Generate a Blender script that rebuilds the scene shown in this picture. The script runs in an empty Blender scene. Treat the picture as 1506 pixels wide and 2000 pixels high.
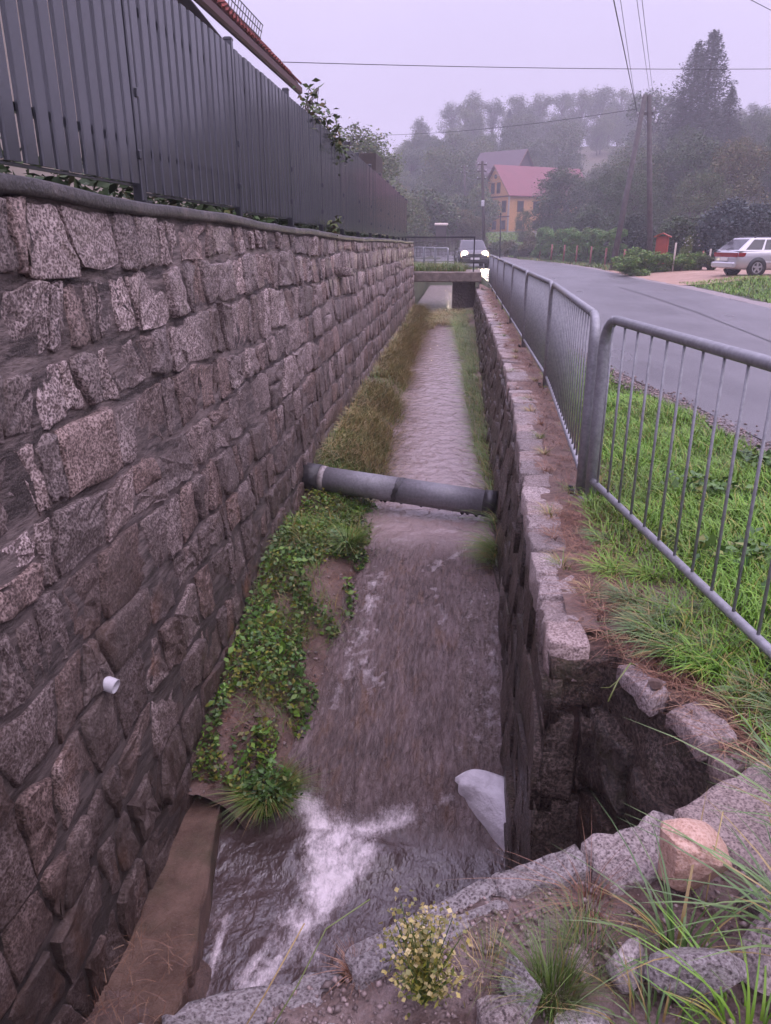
import bpy, math, random
import numpy as np
from mathutils import Vector, Matrix
R = math.radians
rng = np.random.default_rng(7)
random.seed(7)
scn = bpy.context.scene
col = scn.collection

# ------------------------------------------------------------------ camera
PITCH, YAW, EYE, FPX = R(19.904), R(5.666), 1.5, 1450.0
cd = bpy.data.cameras.new('camera')
cam = bpy.data.objects.new('camera', cd); col.objects.link(cam)
cd.sensor_fit = 'VERTICAL'; cd.sensor_height = 36.0; cd.sensor_width = 36.0
cd.lens = FPX / 2000.0 * 36.0
cd.clip_start = 0.05; cd.clip_end = 4000
cam.location = (0, 0, EYE)
fw = Vector((-math.sin(YAW) * math.cos(PITCH), math.cos(YAW) * math.cos(PITCH), -math.sin(PITCH)))
cam.rotation_euler = fw.to_track_quat('-Z', 'Y').to_euler()
scn.camera = cam

# ------------------------------------------------------------------ world: overcast dusk
SKY_COL = (0.68, 0.595, 0.87)
W = bpy.data.worlds.new('World'); scn.world = W; W.use_nodes = True
nt = W.node_tree
for n in list(nt.nodes): nt.nodes.remove(n)
out = nt.nodes.new('ShaderNodeOutputWorld'); bg = nt.nodes.new('ShaderNodeBackground')
sky = nt.nodes.new('ShaderNodeTexSky'); sky.sky_type = 'NISHITA'; sky.sun_disc = False
sky.sun_elevation = R(58); sky.sun_rotation = R(120)
mix = nt.nodes.new('ShaderNodeMix'); mix.data_type = 'RGBA'
mix.inputs['Factor'].default_value = 0.93                      # a closed cloud layer over the clear sky
mix.inputs['B'].default_value = (SKY_COL[0] * 10, SKY_COL[1] * 10, SKY_COL[2] * 10, 1)
nt.links.new(sky.outputs['Color'], mix.inputs['A'])
tc = nt.nodes.new('ShaderNodeTexCoord'); sx = nt.nodes.new('ShaderNodeSeparateXYZ')
nt.links.new(tc.outputs['Generated'], sx.inputs[0])
mr = nt.nodes.new('ShaderNodeMapRange')                        # overcast sky: brightest overhead, like any closed cloud layer
mr.inputs['From Min'].default_value = 0; mr.inputs['From Max'].default_value = 1
mr.inputs['To Min'].default_value = .49; mr.inputs['To Max'].default_value = 2.25
pw = nt.nodes.new('ShaderNodeMath'); pw.operation = 'POWER'; pw.use_clamp = True; pw.inputs[1].default_value = 1.8
nt.links.new(sx.outputs['Z'], pw.inputs[0]); nt.links.new(pw.outputs[0], mr.inputs['Value'])
cn = nt.nodes.new('ShaderNodeTexNoise'); cn.inputs['Scale'].default_value = 2.2; cn.inputs['Detail'].default_value = 4
nt.links.new(tc.outputs['Generated'], cn.inputs['Vector'])
cm_ = nt.nodes.new('ShaderNodeMapRange'); cm_.inputs['From Min'].default_value = .3; cm_.inputs['From Max'].default_value = .7; cm_.inputs['To Min'].default_value = .95; cm_.inputs['To Max'].default_value = 1.05
nt.links.new(cn.outputs['Fac'], cm_.inputs['Value'])
m2_ = nt.nodes.new('ShaderNodeMath'); m2_.operation = 'MULTIPLY'; nt.links.new(mr.outputs['Result'], m2_.inputs[0]); nt.links.new(cm_.outputs['Result'], m2_.inputs[1])
mul = nt.nodes.new('ShaderNodeVectorMath'); mul.operation = 'SCALE'
nt.links.new(mix.outputs['Result'], mul.inputs[0]); nt.links.new(m2_.outputs[0], mul.inputs['Scale'])
nt.links.new(mul.outputs[0], bg.inputs['Color'])
bg.inputs['Strength'].default_value = 0.1
nt.links.new(bg.outputs['Background'], out.inputs['Surface'])

sl = bpy.data.lights.new('sun', 'SUN'); sun = bpy.data.objects.new('sun', sl); col.objects.link(sun)
sl.energy = 0.8; sl.angle = R(70); sl.color = (1.0, 0.88, 0.86)
sun.rotation_euler = (R(90 - 58) , 0, R(60))
scn.view_settings.view_transform = 'Standard'; scn.view_settings.look = 'None'
scn.view_settings.exposure = 0.92; scn.view_settings.gamma = 1.0
scn.view_settings.use_curve_mapping = False
scn.render.engine = 'CYCLES'
cy = scn.cycles
cy.use_denoising = True
cy.max_bounces = 6; cy.diffuse_bounces = 3; cy.glossy_bounces = 3; cy.transmission_bounces = 3
cy.volume_bounces = 3; cy.transparent_max_bounces = 6
cy.caustics_reflective = False; cy.caustics_refractive = False

# ------------------------------------------------------------------ helpers
def smooth(a, b, x):
    t = np.clip((np.asarray(x, float) - a) / (b - a), 0, 1)
    return t * t * (3 - 2 * t)

def _h(ix, iy, iz, s):
    n = (ix * 374761393 + iy * 668265263 + iz * 2147483647 + s * 1274126177) & 0xFFFFFFFF
    n = ((n ^ (n >> 13)) * 1274126177) & 0xFFFFFFFF
    n = ((n ^ (n >> 16)) * 2246822519) & 0xFFFFFFFF
    return ((n ^ (n >> 15)) & 0xFFFFFF) / float(0xFFFFFF)

def noise(x, y, z=0.0, s=0):
    """value noise 0..1"""
    x, y, z = np.broadcast_arrays(np.asarray(x, float), np.asarray(y, float), np.asarray(z, float))
    ix, iy, iz = np.floor(x).astype(np.int64), np.floor(y).astype(np.int64), np.floor(z).astype(np.int64)
    fx, fy, fz = x - ix, y - iy, z - iz
    fx = fx * fx * (3 - 2 * fx); fy = fy * fy * (3 - 2 * fy); fz = fz * fz * (3 - 2 * fz)
    r = 0
    for a in (0, 1):
        for b in (0, 1):
            for c in (0, 1):
                w = (fx if a else 1 - fx) * (fy if b else 1 - fy) * (fz if c else 1 - fz)
                r = r + w * _h(ix + a, iy + b, iz + c, s)
    return r

def fbm(x, y, z=0.0, s=0, o=4):
    r, a, f = 0, 0.5, 1.0
    for k in range(o):
        r = r + a * noise(np.asarray(x) * f, np.asarray(y) * f, np.asarray(z) * f, s + k); a *= .5; f *= 2.03
    return r

def mesh_np(name, v, f, k=None):
    """mesh from numpy verts and equal-sized faces"""
    v = np.asarray(v, np.float32).reshape(-1, 3); f = np.asarray(f, np.int32)
    k = f.shape[1]; n = f.shape[0]
    me = bpy.data.meshes.new(name)
    me.vertices.add(len(v)); me.vertices.foreach_set('co', v.ravel())
    me.loops.add(n * k); me.loops.foreach_set('vertex_index', f.ravel())
    me.polygons.add(n)
    me.polygons.foreach_set('loop_start', np.arange(0, n * k, k, dtype=np.int32))
    me.update(calc_edges=True)
    return me

class MB:
    """collects shapes for one mesh"""
    def __init__(s): s.v, s.f = [], []
    def add(s, v, f):
        o = len(s.v); s.v += [tuple(p) for p in v]; s.f += [tuple(i + o for i in q) for q in f]; return s
    def box(s, c, d, rz=0.0, rx=0.0, ry=0.0, b=0.0, M=None):
        hx, hy, hz = d[0] / 2, d[1] / 2, d[2] / 2
        m = Matrix.Rotation(rz, 3, 'Z') @ Matrix.Rotation(ry, 3, 'Y') @ Matrix.Rotation(rx, 3, 'X')
        if M is not None: m = M
        c = Vector(c)
        if b <= 0:
            P = [Vector((x, y, z)) for z in (-hz, hz) for x, y in ((-hx, -hy), (hx, -hy), (hx, hy), (-hx, hy))]
            F = [(3, 2, 1, 0), (4, 5, 6, 7), (0, 1, 5, 4), (1, 2, 6, 5), (2, 3, 7, 6), (3, 0, 4, 7)]
            return s.add([c + m @ p for p in P], F)
        P, F = [], []
        for z, q in ((-hz, b), (-hz + b, 0), (hz - b, 0), (hz, b)):
            x, y, e = hx - q, hy - q, b
            P += [Vector(p) for p in ((-x + e, -y, z), (x - e, -y, z), (x, -y + e, z), (x, y - e, z), (x - e, y, z), (-x + e, y, z), (-x, y - e, z), (-x, -y + e, z))]
        for r in range(3):
            for i in range(8):
                j = (i + 1) % 8; F.append((r * 8 + i, r * 8 + j, r * 8 + 8 + j, r * 8 + 8 + i))
        F.append(tuple(range(7, -1, -1))); F.append(tuple(range(24, 32)))
        return s.add([c + m @ p for p in P], F)
    def tube(s, pts, r, n=8, cap=True):
        pts = [Vector(p) for p in pts]; rs = r if isinstance(r, (list, tuple)) else [r] * len(pts)
        P, F = [], []
        t0 = (pts[1] - pts[0]).normalized()
        u = t0.orthogonal().normalized()
        for i, p in enumerate(pts):
            t = (pts[min(i + 1, len(pts) - 1)] - pts[max(i - 1, 0)]).normalized()
            u = (u - t * u.dot(t)).normalized(); w = t.cross(u)
            P += [p + (u * math.cos(2 * math.pi * k / n) + w * math.sin(2 * math.pi * k / n)) * rs[i] for k in range(n)]
        for i in range(len(pts) - 1):
            for k in range(n):
                j = (k + 1) % n; F.append((i * n + k, i * n + j, i * n + n + j, i * n + n + k))
        if cap:
            F.append(tuple(range(n - 1, -1, -1))); F.append(tuple(range((len(pts) - 1) * n, len(pts) * n)))
        return s.add(P, F)
    def lathe(s, prof, c, axis, n=20):
        c = Vector(c); a = Vector(axis).normalized(); u = a.orthogonal().normalized(); w = a.cross(u)
        P, F = [], []
        for h, r in prof:
            P += [c + a * h + (u * math.cos(2 * math.pi * k / n) + w * math.sin(2 * math.pi * k / n)) * r for k in range(n)]
        for i in range(len(prof) - 1):
            for k in range(n):
                j = (k + 1) % n; F.append((i * n + k, i * n + j, i * n + n + j, i * n + n + k))
        return s.add(P, F)
    def quad(s, a, b, c, d): return s.add([a, b, c, d], [(0, 1, 2, 3)])
    def mesh(s, name, off=(0, 0, 0)):
        me = bpy.data.meshes.new(name); o = Vector(off)
        me.from_pydata([tuple(Vector(p) - o) for p in s.v], [], s.f); me.update(); return me

def origin(o):
    p = Vector((0, 0, 0))
    while o is not None: p = p + o.location; o = o.parent
    return p

def put(name, me, mat, parent=None, sm=False, loc=None, **kw):
    o = bpy.data.objects.new(name, me); col.objects.link(o)
    if mat is not None and len(me.materials) == 0: me.materials.append(mat)
    if sm: me.polygons.foreach_set('use_smooth', [True] * len(me.polygons))
    if parent is not None: o.parent = parent
    if loc is not None: o.location = loc
    for k, v in kw.items(): o[k] = v
    return o

def part(name, mb, mat, parent=None, sm=False, **kw):
    """a part whose shape was given in world coordinates"""
    return put(name, mb.mesh(name, origin(parent)), mat, parent, sm, **kw)

def thing(name, label, cat, loc=(0, 0, 0), group=None, rz=0.0):
    o = bpy.data.objects.new(name, None); col.objects.link(o); o.empty_display_size = .2
    o.location = loc; o.rotation_euler = (0, 0, rz); o['label'] = label; o['category'] = cat
    if group: o['group'] = group
    if cat == 'wall': o['kind'] = 'thing'
    return o

def tag(o, label, cat, group=None):
    o['label'] = label; o['category'] = cat
    if group: o['group'] = group
    return o

def copy_tree(o, parent=None):
    c = o.copy(); col.objects.link(c); c.parent = parent
    for ch in list(o.children): copy_tree(ch, c)
    return c

# ------------------------------------------------------------------ materials
def node(nt, t, ins=None, **at):
    n = nt.nodes.new(t)
    for k, v in at.items(): setattr(n, k, v)
    for k, v in (ins or {}).items():
        s = n.inputs[k]
        if hasattr(v, 'is_output'): nt.links.new(v, s)
        else: s.default_value = v
    return n

def rgb(c): return (c[0], c[1], c[2], 1.0)

class Mat:
    def __init__(s, name):
        s.m = bpy.data.materials.new(name); s.m.use_nodes = True; s.t = s.m.node_tree
        s.b = s.t.nodes['Principled BSDF']; s.pos = node(s.t, 'ShaderNodeNewGeometry').outputs
    def n(s, t, ins=None, **at): return node(s.t, t, ins, **at)
    def noise(s, scale, detail=4, rough=.6, vec=None, dist=0.0):
        return s.n('ShaderNodeTexNoise', {'Vector': vec or s.pos['Position'], 'Scale': scale, 'Detail': detail, 'Roughness': rough, 'Distortion': dist}).outputs['Fac']
    def voro(s, scale, feature='F1', vec=None, out='Distance', rand=1.0):
        return s.n('ShaderNodeTexVoronoi', {'Vector': vec or s.pos['Position'], 'Scale': scale, 'Randomness': rand}, feature=feature).outputs[out]
    def scaled(s, x, y, z, vec=None):
        return s.n('ShaderNodeMapping', {'Vector': vec or s.pos['Position'], 'Scale': (x, y, z)}).outputs['Vector']
    def ramp(s, f, *stops):
        r = s.n('ShaderNodeValToRGB', {'Fac': f}); e = r.color_ramp.elements
        while len(e) < len(stops): e.new(.5)
        for k, (p, c) in enumerate(stops):
            e[k].position = p; e[k].color = rgb(c) if not isinstance(c, (int, float)) else (c, c, c, 1)
        return r.outputs['Color']
    def mix(s, f, a, b, mode='MIX'):
        m = s.n('ShaderNodeMix', data_type='RGBA', blend_type=mode)
        for k, v in (('Factor', f), ('A', a), ('B', b)):
            sk = m.inputs[k]
            if hasattr(v, 'is_output'): s.t.links.new(v, sk)
            elif isinstance(v, (int, float)) and k != 'Factor': sk.default_value = (v, v, v, 1)
            elif k == 'Factor': sk.default_value = v
            else: sk.default_value = rgb(v)
        return m.outputs['Result']
    def math(s, op, a, b=0.0, c=None, clamp=False):
        ins = {0: a, 1: b}
        if c is not None: ins[2] = c
        return s.n('ShaderNodeMath', ins, operation=op, use_clamp=clamp).outputs[0]
    def maprange(s, v, a, b, c=0.0, d=1.0):
        return s.n('ShaderNodeMapRange', {'Value': v, 'From Min': a, 'From Max': b, 'To Min': c, 'To Max': d}).outputs[0]
    def rnd(s):
        oi = s.n('ShaderNodeObjectInfo').outputs['Random']
        return s.math('FRACT', s.math('ADD', oi, s.pos['Random Per Island']))
    def xyz(s): return s.n('ShaderNodeSeparateXYZ', {0: s.pos['Position']}).outputs
    def set(s, **kw):
        for k, v in kw.items():
            sk = s.b.inputs[{'color': 'Base Color', 'rough': 'Roughness', 'metal': 'Metallic', 'spec': 'Specular IOR Level', 'coat': 'Coat Weight'}[k]]
            if hasattr(v, 'is_output'): s.t.links.new(v, sk)
            elif k == 'color': sk.default_value = rgb(v)
            else: sk.default_value = v
        return s
    def bump(s, h, strength=.5, dist=.02):
        b = s.n('ShaderNodeBump', {'Height': h, 'Strength': strength, 'Distance': dist})
        s.t.links.new(b.outputs['Normal'], s.b.inputs['Normal']); return s

def simple(name, a, b=None, scale=8, rough=.6, metal=0.0, spec=.5, bump=None, var=0.0, detail=4):
    m = Mat(name); c = a
    if b is not None: c = m.mix(m.maprange(m.noise(scale, detail), .3, .7), a, b)
    if var:
        k = m.maprange(m.rnd(), 0, 1, 1 - var, 1 + var)
        kk = m.n('ShaderNodeCombineColor', {0: k, 1: k, 2: k}).outputs[0]
        c = m.mix(1.0, c, kk, 'MULTIPLY')
    m.set(color=c, rough=rough, metal=metal, spec=spec)
    if bump: m.bump(m.noise(bump[0], 5, .65), bump[1], bump[2])
    return m.m

def granite(name, base, pale, dark, sc=1.0, stain_shade=None, wet=.55, moss=None, bump=.9):
    m = Mat(name)
    g = m.noise(62 * sc, 3, .75); v = m.voro(85 * sc)
    big = m.noise(3.1, 4, .6)
    c = m.ramp(m.math('ADD', m.math('MULTIPLY', g, .75), m.math('MULTIPLY', v, .35)), (.40, dark), (.475, base), (.545, base), (.62, pale))
    c = m.mix(m.maprange(big, .35, .7, 0, .45), c, tuple(x * .62 for x in base))
    k = m.maprange(m.rnd(), 0, 1, .62, 1.28)
    c = m.mix(1.0, c, m.n('ShaderNodeCombineColor', {0: k, 1: k, 2: m.math('MULTIPLY', k, .99)}).outputs[0], 'MULTIPLY')
    r2 = m.math('FRACT', m.math('MULTIPLY', m.rnd(), 5.7))
    c = m.mix(m.maprange(r2, .55, 1, 0, .55), c, m.mix(1.0, c, (.96, .74, .62), 'MULTIPLY'))
    c = m.mix(m.maprange(r2, .16, .0, 0, .4), c, m.mix(1.0, c, (1.5, 1.5, 1.55), 'MULTIPLY'))
    if stain_shade:  # algae stain, its brown also deepened to paint in low channel shade
        lo, hi, colr, amt = stain_shade
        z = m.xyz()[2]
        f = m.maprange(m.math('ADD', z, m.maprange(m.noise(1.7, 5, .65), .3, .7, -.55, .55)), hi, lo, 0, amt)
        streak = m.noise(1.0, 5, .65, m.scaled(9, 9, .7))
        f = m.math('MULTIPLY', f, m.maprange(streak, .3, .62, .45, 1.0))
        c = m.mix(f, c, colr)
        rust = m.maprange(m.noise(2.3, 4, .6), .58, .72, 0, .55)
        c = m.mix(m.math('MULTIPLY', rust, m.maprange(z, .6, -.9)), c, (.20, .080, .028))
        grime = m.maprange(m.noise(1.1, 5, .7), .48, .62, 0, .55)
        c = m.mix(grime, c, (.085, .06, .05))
    if moss:
        f = m.maprange(m.noise(6, 5, .7), .52, .66, 0, moss[1]); c = m.mix(f, c, moss[0])
    m.set(color=c, rough=m.maprange(m.noise(30, 3), .3, .7, wet - .16, wet + .16), spec=.5)
    h = m.math('ADD', m.math('MULTIPLY', m.noise(15 * sc, 7, .74), 1.0), m.math('MULTIPLY', g, .2))
    h = m.math('ADD', h, m.math('MULTIPLY', m.voro(13 * sc, vec=m.n('ShaderNodeVectorMath', {0: m.n('ShaderNodeTexNoise', {'Vector': m.pos['Position'], 'Scale': 9.0}).outputs['Color'], 1: (.09, .09, .09), 2: m.pos['Position']}, operation='MULTIPLY_ADD').outputs[0]), .5))
    m.bump(h, bump, .07)
    return m.m

M = {}
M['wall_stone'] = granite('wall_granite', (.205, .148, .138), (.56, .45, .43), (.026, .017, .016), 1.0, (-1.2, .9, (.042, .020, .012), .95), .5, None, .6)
m = Mat('mortar')
c = m.mix(m.maprange(m.noise(1, 6, .7, m.scaled(5, 3, 14)), .42, .62), (.045, .028, .025), (.36, .275, .255))
c = m.mix(m.maprange(m.noise(130, 2), .45, .7, 0, .5), c, (.28, .23, .21))
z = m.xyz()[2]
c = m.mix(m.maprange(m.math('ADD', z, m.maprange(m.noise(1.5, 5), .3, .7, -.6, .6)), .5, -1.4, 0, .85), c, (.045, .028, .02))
m.set(color=c, rough=.6); m.bump(m.noise(1, 6, .75, m.scaled(24, 10, 40)), 1.0, .05); M['mortar'] = m.m
M['cap_stone'] = granite('cap_granite', (.26, .20, .188), (.44, .365, .35), (.10, .07, .065), 1.2, None, .42, None, .5)
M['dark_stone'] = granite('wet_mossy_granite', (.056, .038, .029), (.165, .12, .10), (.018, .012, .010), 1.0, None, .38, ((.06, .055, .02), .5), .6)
M['head_stone'] = granite('head_granite', (.46, .39, .385), (.76, .69, .68), (.13, .105, .105), 1.5, None, .45)
M['pink_stone'] = granite('pink_stone', (.50, .31, .23), (.62, .43, .34), (.33, .18, .125), 1.6, None, .6, None, .5)
m = Mat('coping'); c = m.mix(m.maprange(m.noise(14, 6, .7), .35, .65), (.022, .019, .02), (.085, .073, .075))
c = m.mix(m.maprange(m.noise(2.2, 5, .7), .52, .66, 0, .6), c, (.20, .16, .15))
m.set(color=c, rough=.4); m.bump(m.noise(45, 5, .7), .8, .02); M['coping'] = m.m
m = Mat('crumbled_concrete')
c = m.mix(m.maprange(m.noise(9, 6, .7), .35, .65), (.13, .085, .07), (.27, .20, .18))
c = m.mix(m.maprange(m.voro(60), .25, .1, 0, .55), c, (.36, .30, .29))
c = m.mix(m.maprange(m.noise(3.2, 5, .7), .5, .66, 0, .85), c, (.07, .042, .03))
m.set(color=c, rough=.55)
m.bump(m.math('ADD', m.noise(30, 6, .75), m.math('MULTIPLY', m.voro(60), .5)), .9, .02); M['crumble'] = m.m
m = Mat('beam_concrete')
c = m.mix(m.maprange(m.noise(5, 6, .7), .35, .68), (.10, .05, .032), (.25, .155, .11))
c = m.mix(m.maprange(m.noise(150, 2), .5, .7, 0, .45), c, (.27, .2, .17))
c = m.mix(m.maprange(m.noise(2.4, 4), .52, .7, 0, .6), c, (.055, .06, .02))
m.set(color=c, rough=.5); m.bump(m.noise(26, 7, .75), .9, .03); M['beam'] = m.m
m = Mat('soil')
c = m.mix(m.maprange(m.noise(6, 6, .7), .35, .65), (.095, .055, .042), (.27, .18, .15))
c = m.mix(m.maprange(m.noise(60, 3, .7), .5, .68, 0, .6), c, (.27, .16, .12))
m.set(color=c, rough=.65); m.bump(m.noise(45, 6, .75), .9, .03); M['soil'] = m.m
m = Mat('ground')
far = m.maprange(m.xyz()[1], 60, 120)
c = m.mix(m.maprange(m.noise(.9, 6, .7), .4, .62), (.045, .04, .02), (.035, .055, .016))
c2 = m.mix(m.maprange(m.noise(.05, 4, .6), .45, .6), (.045, .055, .022), (.10, .08, .045))
m.set(color=m.mix(far, c, c2), rough=.75); m.bump(m.noise(12, 6, .7), .8, .05); M['ground'] = m.m
m = Mat('wet_asphalt')
c = m.mix(m.maprange(m.noise(.8, 5, .65), .35, .65), (.10, .093, .10), (.13, .122, .13))
c = m.mix(m.maprange(m.noise(190, 2), .5, .7, 0, .6), c, (.22, .205, .21))
c = m.mix(m.maprange(m.noise(.35, 5, .7, m.scaled(2.2, .5, 1)), .5, .62, 0, .35), c, (.055, .05, .055))
m.set(color=c, rough=m.maprange(m.noise(1.1, 3, .5, m.scaled(1, .3, 1)), .3, .7, .27, .38), spec=.65)
m.bump(m.noise(140, 4, .75), .8, .008); M['asphalt'] = m.m
M['tar'] = simple('tar', (.014, .013, .014), rough=.3)
m = Mat('gravel'); v = m.voro(55, out='Color')
c = m.mix(m.n('ShaderNodeSeparateColor', {0: v}).outputs[0], (.06, .05, .05), (.26, .22, .22))
m.set(color=c, rough=.55); m.bump(m.voro(55), 1.0, .02); M['gravel'] = m.m
m = Mat('driveway'); c = m.mix(m.maprange(m.noise(1.2, 5, .7), .35, .65), (.30, .18, .125), (.40, .26, .19))
c = m.mix(m.maprange(m.noise(60, 3), .5, .7, 0, .3), c, (.2, .13, .1)); m.set(color=c, rough=.7); m.bump(m.noise(50, 5), .5, .02); M['drive'] = m.m
M['gravel_edge'] = simple('gravel_edge', (.17, .14, .14), (.32, .27, .26), 9, .6, bump=(40, .9, .02))

def blade_mat(name, a, b, d, dead=.15, rough=.45):
    m = Mat(name); r = m.rnd()
    c = m.mix(r, a, b)
    c = m.mix(m.math('LESS_THAN', m.math('FRACT', m.math('MULTIPLY', r, 7.31)), dead), c, d)
    pn = m.maprange(m.noise(1.6, 4, .65), .34, .66, .62, 1.2)
    c = m.mix(1.0, c, m.n('ShaderNodeCombineColor', {0: m.math('POWER', pn, .7), 1: pn, 2: pn}).outputs[0], 'MULTIPLY')
    m.set(color=c, rough=rough, spec=.45); return m.m
M['grass'] = blade_mat('verge_grass', (.09, .22, .015), (.21, .385, .035), (.30, .29, .06), .1)
M['long_grass'] = blade_mat('long_grass', (.06, .125, .03), (.145, .225, .07), (.27, .20, .07), .2, .35)
M['fine_grass'] = blade_mat('fine_grass', (.06, .13, .022), (.14, .22, .05), (.24, .2, .06), .12)
M['dead_grass'] = blade_mat('dead_grass', (.20, .085, .05), (.33, .19, .11), (.12, .05, .03), .25)
M['bank_grass'] = blade_mat('bank_grass', (.34, .26, .10), (.56, .42, .20), (.16, .21, .06), .34)
M['bank_green'] = blade_mat('bank_green', (.075, .15, .02), (.16, .25, .04), (.3, .22, .07), .18)
M['weed'] = blade_mat('weed_leaf', (.042, .105, .022), (.10, .185, .035), (.18, .20, .045), .14)
M['leaf_bright'] = blade_mat('leaf_bright', (.07, .17, .02), (.16, .28, .035), (.24, .25, .05), .1)
M['weed_yellow'] = blade_mat('yellow_leaf', (.17, .20, .02), (.26, .24, .04), (.10, .13, .02), .2)
M['flower'] = blade_mat('flower_head', (.34, .28, .07), (.48, .42, .20), (.18, .18, .05), .35)
M['leaf_dark'] = blade_mat('leaf_dark', (.032, .066, .022), (.075, .12, .036), (.09, .085, .03), .1, .6)
M['leaf_mid'] = blade_mat('leaf_mid', (.05, .09, .027), (.115, .155, .045), (.14, .11, .04), .12, .6)
M['leaf_light'] = blade_mat('leaf_light', (.075, .12, .03), (.15, .19, .05), (.19, .15, .05), .1, .6)
M['leaf_brown'] = blade_mat('leaf_brown', (.07, .082, .026), (.145, .15, .05), (.17, .125, .045), .25, .6)
M['needle'] = blade_mat('needle', (.02, .038, .024), (.05, .07, .038), (.045, .045, .02), .1, .6)
M['needle_blue'] = blade_mat('needle_blue', (.03, .05, .05), (.095, .125, .118), (.03, .04, .035), .1, .6)
M['thuja'] = blade_mat('thuja', (.10, .21, .06), (.20, .33, .10), (.25, .22, .08), .08, .6)
M['bark'] = simple('bark', (.05, .036, .028), (.10, .078, .062), 12, .8, bump=(20, .8, .04))
m = Mat('galvanised'); c = m.mix(m.maprange(m.noise(35, 4, .7), .35, .65), (.23, .23, .245), (.33, .33, .35))
m.set(color=c, rough=m.maprange(m.noise(25, 3), .3, .7, .4, .58), metal=.25); m.bump(m.noise(80, 3), .15, .004); M['galv'] = m.m
m = Mat('anthracite_metal'); c = m.mix(m.maprange(m.noise(2.5, 4), .3, .7), (.030, .031, .038), (.042, .043, .05))
m.set(color=c, rough=.16, spec=.9, metal=.0); M['fence'] = m.m
m = Mat('grey_pipe'); s_ = m.noise(1, 5, .7, m.scaled(2, 12, 12))
c = m.mix(m.maprange(m.noise(40, 4, .7), .35, .65), (.15, .145, .16), (.23, .22, .24))
c = m.mix(m.maprange(m.noise(4, 5, .7), .55, .7, 0, .5), c, (.09, .08, .085)); m.set(color=c, rough=.42); m.bump(m.noise(60, 4), .2, .005); M['pipe'] = m.m
M['pipe_black'] = simple('pipe_black', (.015, .013, .015), (.045, .04, .042), 20, .35, bump=(40, .6, .01))
M['pipe_band'] = simple('pipe_band', (.42, .37, .37), (.16, .13, .13), 30, .5)
M['white_pvc'] = simple('white_pvc', (.62, .60, .63), (.5, .47, .5), 12, .35)
M['clay'] = simple('orange_clay', (.38, .08, .025), (.28, .06, .025), 20, .5)
M['slab'] = simple('slab_sky_sheen', (.58, .53, .56), (.84, .79, .82), 9, .35, bump=(18, .6, .03))
m = Mat('bridge_concrete'); c = m.mix(m.maprange(m.noise(4, 6, .7), .35, .65), (.10, .075, .06), (.24, .19, .165))
m.set(color=c, rough=.7); m.bump(m.noise(25, 5), .6, .02); M['bridge'] = m.m
M['black_metal'] = simple('black_metal', (.02, .018, .02), rough=.5)
M['plaster'] = simple('yellow_plaster', (.60, .32, .13), (.53, .28, .11), 1.5, .8)
M['trim'] = simple('house_trim', (.13, .05, .03), rough=.7)
M['red_roof'] = simple('red_metal_roof', (.185, .028, .045), (.155, .026, .04), .6, .5)
M['grey_roof'] = simple('grey_roof', (.06, .035, .045), (.09, .05, .06), 2, .6)
M['tile_roof'] = simple('clay_tile', (.22, .05, .04), (.12, .034, .03), 6, .9, spec=.12, var=.25, bump=(30, .3, .01))
M['fascia'] = simple('fascia_red', (.10, .032, .028), (.07, .025, .022), 4, .6)
M['dark_wood'] = simple('dark_wood', (.03, .02, .016), (.055, .038, .03), 6, .7, bump=(14, .5, .02))
M['pole_wood'] = simple('pole_wood', (.06, .052, .052), (.115, .10, .10), 5, .8, bump=(12, .5, .02))
M['red_wood'] = simple('red_painted_wood', (.36, .055, .03), (.28, .05, .028), 4, .6)
M['red_wood_lit'] = simple('red_wood_lit_roof', (.42, .09, .045), (.34, .07, .04), 4, .55)  # lighter copy of the red wood; light on the roof painted in
M['stake'] = simple('red_stake', (.34, .12, .10), (.25, .10, .085), 6, .7)
M['white_paint'] = simple('white_paint', (.6, .58, .6), rough=.5)
M['pane'] = simple('window_pane', (.03, .03, .035), rough=.08, spec=.8)
M['frame_white'] = simple('window_frame', (.5, .42, .36), rough=.6)
M['plaster_pale'] = simple('pale_plaster', (.5, .42, .36), (.42, .35, .3), 2, .8)
m = Mat('silver_paint'); m.set(color=(.46, .45, .47), rough=.22, metal=.35, spec=.6); m.b.inputs['Coat Weight'].default_value = .6; M['silver'] = m.m
m = Mat('dark_paint'); m.set(color=(.045, .036, .042), rough=.22, metal=.2, spec=.6); m.b.inputs['Coat Weight'].default_value = .6; M['dark_car'] = m.m
M['glass'] = simple('car_glass', (.022, .02, .028), rough=.06, spec=.8)
M['rubber'] = simple('rubber', (.012, .012, .013), rough=.7)
M['rim'] = simple('alloy_rim', (.42, .42, .44), rough=.3, metal=.6)
M['tail_red'] = simple('tail_lamp', (.22, .008, .012), rough=.15)
M['plate'] = simple('number_plate', (.6, .58, .58), rough=.4)
M['plastic'] = simple('black_plastic', (.018, .017, .02), rough=.5)
M['insulator'] = simple('insulator', (.55, .53, .56), rough=.25)
M['wire'] = simple('wire', (.03, .03, .035), rough=.5)
m = Mat('lit_headlamp'); m.b.inputs['Emission Color'].default_value = (1, .80, .46, 1); m.b.inputs['Emission Strength'].default_value = 120; M['lamp'] = m.m
m = Mat('lamp_glow_ring'); m.b.inputs['Emission Color'].default_value = (1, .62, .22, 1); m.b.inputs['Emission Strength'].default_value = .55; M['lamp_ring'] = m.m  # glow added for the warm halo around each headlamp

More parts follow.
